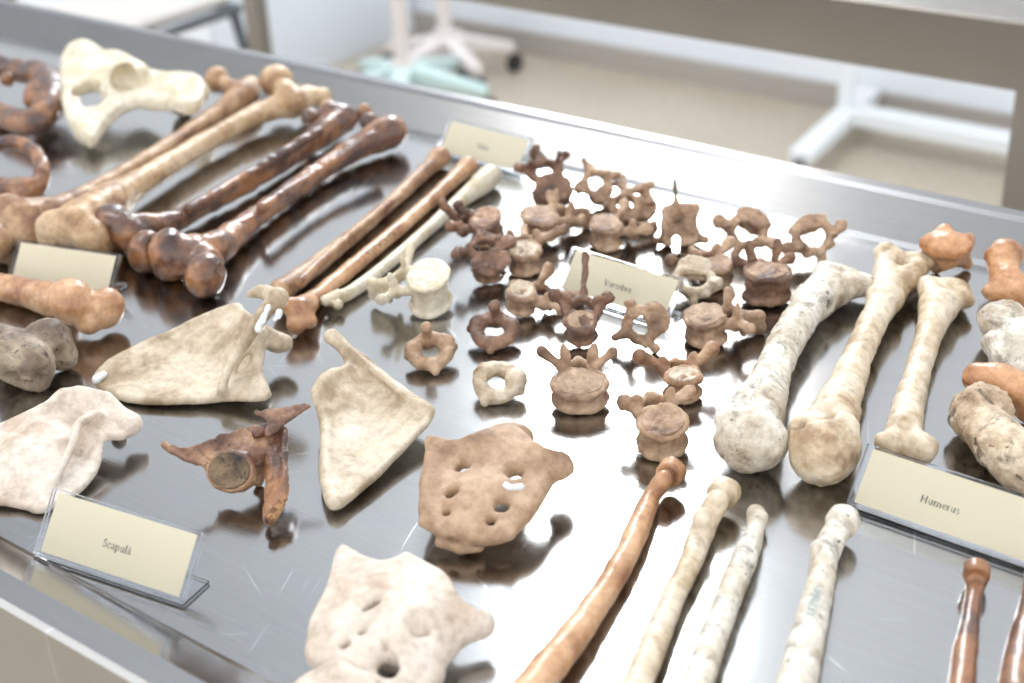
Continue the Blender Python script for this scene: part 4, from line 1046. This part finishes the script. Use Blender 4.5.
vertebra(752, 240, 'arched tan vertebra nearest the far rim, right of the green tipped one', 'walnut', yaw=150, tilt=(38, 0, 0), seed=13, **{**cer, 'a': 1.4, 'h': .8, 'arch': 1.3, 'sl': 1.0, 'tl': 2.3, 'rib': .42})
vertebra(806, 252, 'curved pale arch of a vertebra touching the big block one by the rim', 'walnut', yaw=200, tilt=(48, 0, 0), seed=14, **{**cer, 'a': 1.5, 'b': .6, 'h': .45, 'arch': 1.35, 'sl': .7, 'tl': 2.4, 'rib': .42})
vertebra(767, 288, 'big block brown lumbar vertebra with upright facets, near the whitish arm bone', 'umber', yaw=0, tilt=(4, 0, 0), disc='walnut', seed=15, **{**lum, 'a': 1.85, 'b': 1.45, 'h': 1.2, 'tl': 1.9, 'sl': .9, 'fac': 1.7, 'arch': 0.85})
vertebra(705, 330, 'grey brown vertebra lying sideways, processes toward the whitish arm bone', 'walnut', yaw=-80, tilt=(5, -6, 0), disc='disc', seed=16, **{**lum, 'a': 1.65, 'b': 1.5, 'h': 1.0, 'tl': 2.4, 'sl': 1.5, 'arch': .9})
vertebra(490, 272, 'dark brown crusted vertebra with a pale knob, beside the cream lumbar one', 'umber', yaw=20, tilt=(35, 8, 0), seed=17, **{**cer, 'a': 1.4, 'b': 1.1, 'h': .9, 'sl': .9, 'tl': 2.3, 'rib': .42, 'noise': 0.2})
vertebra(521, 304, 'mixed brown vertebra with a long arm reaching to the card', 'walnut', yaw=-75, tilt=(15, 8, 0), disc='beige', seed=18, **{**tho, 'a': 1.2, 'b': 1.1, 'h': .9, 'tl': 2.4, 'sl': 2.6})
vertebra(581, 333, 'dark brown vertebra with a tall thin spine in front of the card', 'umber', yaw=-6, tilt=(28, 0, 0), disc='disc', seed=19, **{**tho, 'a': 1.2, 'b': 1.0, 'h': 1.0, 'tl': 2.1, 'tb': .9, 'sl': 3.6, 'sw': 0.13, 'sb': .5, 'arch': 1.05, 'sz': 0.9})
vertebra(656, 340, 'small tan vertebra lying on its side before the Vertebre card corner', 'walnut', yaw=115, tilt=(70, 0, 0), seed=20, **{**cer, 'a': 1.1, 'b': .8, 'h': .55, 'sl': 1.2, 'tl': 1.9})
vertebra(580, 396, 'large grey tan lumbar vertebra standing foremost, with horn like arms', 'walnut', yaw=0, tilt=(13, 0, 0), disc='disc', seed=21, **{**lum, 'a': 1.95, 'b': 1.5, 'h': 0.85, 'tl': 2.5, 'tz': 1.1, 'sl': .5, 'fac': 1.5, 'arch': .85, 'waist': .1, 'noise': 0.08})
vertebra(683, 388, 'tan vertebra with two raised wings, behind the one with a stub arm', 'tan', yaw=8, tilt=(8, 0, 0), disc='beige', seed=22, **{**tho, 'a': 1.25, 'b': 1.0, 'h': .9, 'tl': 2.5, 'tb': .7, 'tz': .9, 'sl': .6, 'rib': .42})
vertebra(662, 438, 'tan vertebra with a stub arm touching the orange forearm bone head', 'sacrum', yaw=10, tilt=(16, 0, 0), disc='walnut', seed=23, **{**tho, 'a': 1.65, 'b': 1.5, 'h': 1.1, 'tl': 2.1, 'tb': .5, 'tz': .3, 'sl': .5, 'rib': .42, 'arch': 1.0})

def ring_vertebra(px, py, label, mat, yaw, tilt, sc=1.0, seed=0, dens=1.2, rx=1.15, ry=1.15, r=.46):
    s = S(.07, 1.7, seed)
    s.torus((0, 0, 0), rx, ry, r, k=.3)
    for sx in (-1, 1):
        s.ell((sx*rx*.95, -ry*.45, .15), (.62, .5, .42), k=.3)
        s.cap((sx*rx*.95, -ry*.3, 0), (sx*(rx+.45), -.1, -.15), .4, .28, k=.3)
    s.ell((0, -ry*.95, -.2), (.75, .5, .55), k=.3)
    if dens: s.chain([(0, -ry*.9, .2, .42), (0, -ry*.85, .2+dens*.55, .33), (0, -ry*.8, .2+dens, .42)], k=.3)
    s.cap((0, ry, 0), (0, ry+.6, -.1), .34, .26, k=.3)
    if not dens: s.ell((-rx*.9, -.5, .35), (.65, .75, .4), k=.3); s.ell((rx*.4, ry*.9, .1), (.4, .4, .5), k=.3)
    if sc != 1:
        base = s; s = S(0); s.lo = base.lo*sc; s.hi = base.hi*sc; s.ops = [(lambda P: base.eval(P/sc)*sc, .01, False)]
    o, _ = make_bone('axis_vertebra', s, M[mat], T(px, py, .6), math.radians(UP), .085, label, 'bone', 'vertebrae', tilt=rotm(*tilt) @ rotm(0, 0, yaw))
    return o
ring_vertebra(431, 357, 'tan ring vertebra with a peg, alone in front of the cream lumbar one', 'sacrum', 192, (20, 0, 0), 1.08, 61)
ring_vertebra(494, 336, 'brown ring vertebra with a peg, in front of the dark crusted one', 'umber', 172, (20, 0, 0), 1.1, 62)
ring_vertebra(498, 388, 'tan ring vertebra without a peg, foremost of the ring shaped ones', 'beige', 150, (22, 0, 0), 1.08, 63, dens=0)

for ob in bpy.data.objects:
    if '_z' in ob: del ob['_z']

# ------------------------------------------------------------------ light, camera
w = bpy.data.worlds.new('daylit room'); bpy.context.scene.world = w; w.use_nodes = True
bg = w.node_tree.nodes['Background']; bg.inputs['Color'].default_value = (0.96, 0.975, 1.0, 1); bg.inputs['Strength'].default_value = WORLD

def area(name, loc, target, sx, sy, power, col=(1, 1, 1)):
    l = bpy.data.lights.new(name, 'AREA'); l.shape = 'RECTANGLE'; l.size = sx; l.size_y = sy; l.energy = power; l.color = col
    o = bpy.data.objects.new(name, l); C.objects.link(o); o.location = loc
    d = np.array(target, float)-np.array(loc, float); d /= np.linalg.norm(d)
    z = -d; x = np.cross([0, 0, 1], z); x /= np.linalg.norm(x); y = np.cross(z, x)
    o.matrix_world = Matrix(((x[0], y[0], z[0], loc[0]), (x[1], y[1], z[1], loc[1]), (x[2], y[2], z[2], loc[2]), (0, 0, 0, 1)))
    return o

cam = bpy.data.cameras.new('camera'); co = bpy.data.objects.new('camera', cam); C.objects.link(co)
cam.sensor_width = 36; cam.lens = FPX/1024*36; cam.clip_start = 0.02; cam.clip_end = 60
m = Matrix(((RW[0, 0], -RW[0, 1], -RW[0, 2], 0), (RW[1, 0], -RW[1, 1], -RW[1, 2], 0), (RW[2, 0], -RW[2, 1], -RW[2, 2], TZ+CH), (0, 0, 0, 1)))
co.matrix_world = m
cam.dof.use_dof = True; cam.dof.focus_distance = 0.95; cam.dof.aperture_fstop = 5.4; cam.dof.aperture_blades = 0
sc_ = bpy.context.scene
sc_.camera = co
sc_.view_settings.view_transform = 'Standard'; sc_.view_settings.look = 'None'; sc_.view_settings.gamma = 1
sc_.view_settings.use_curve_mapping = False; sc_.view_settings.exposure = EXPO
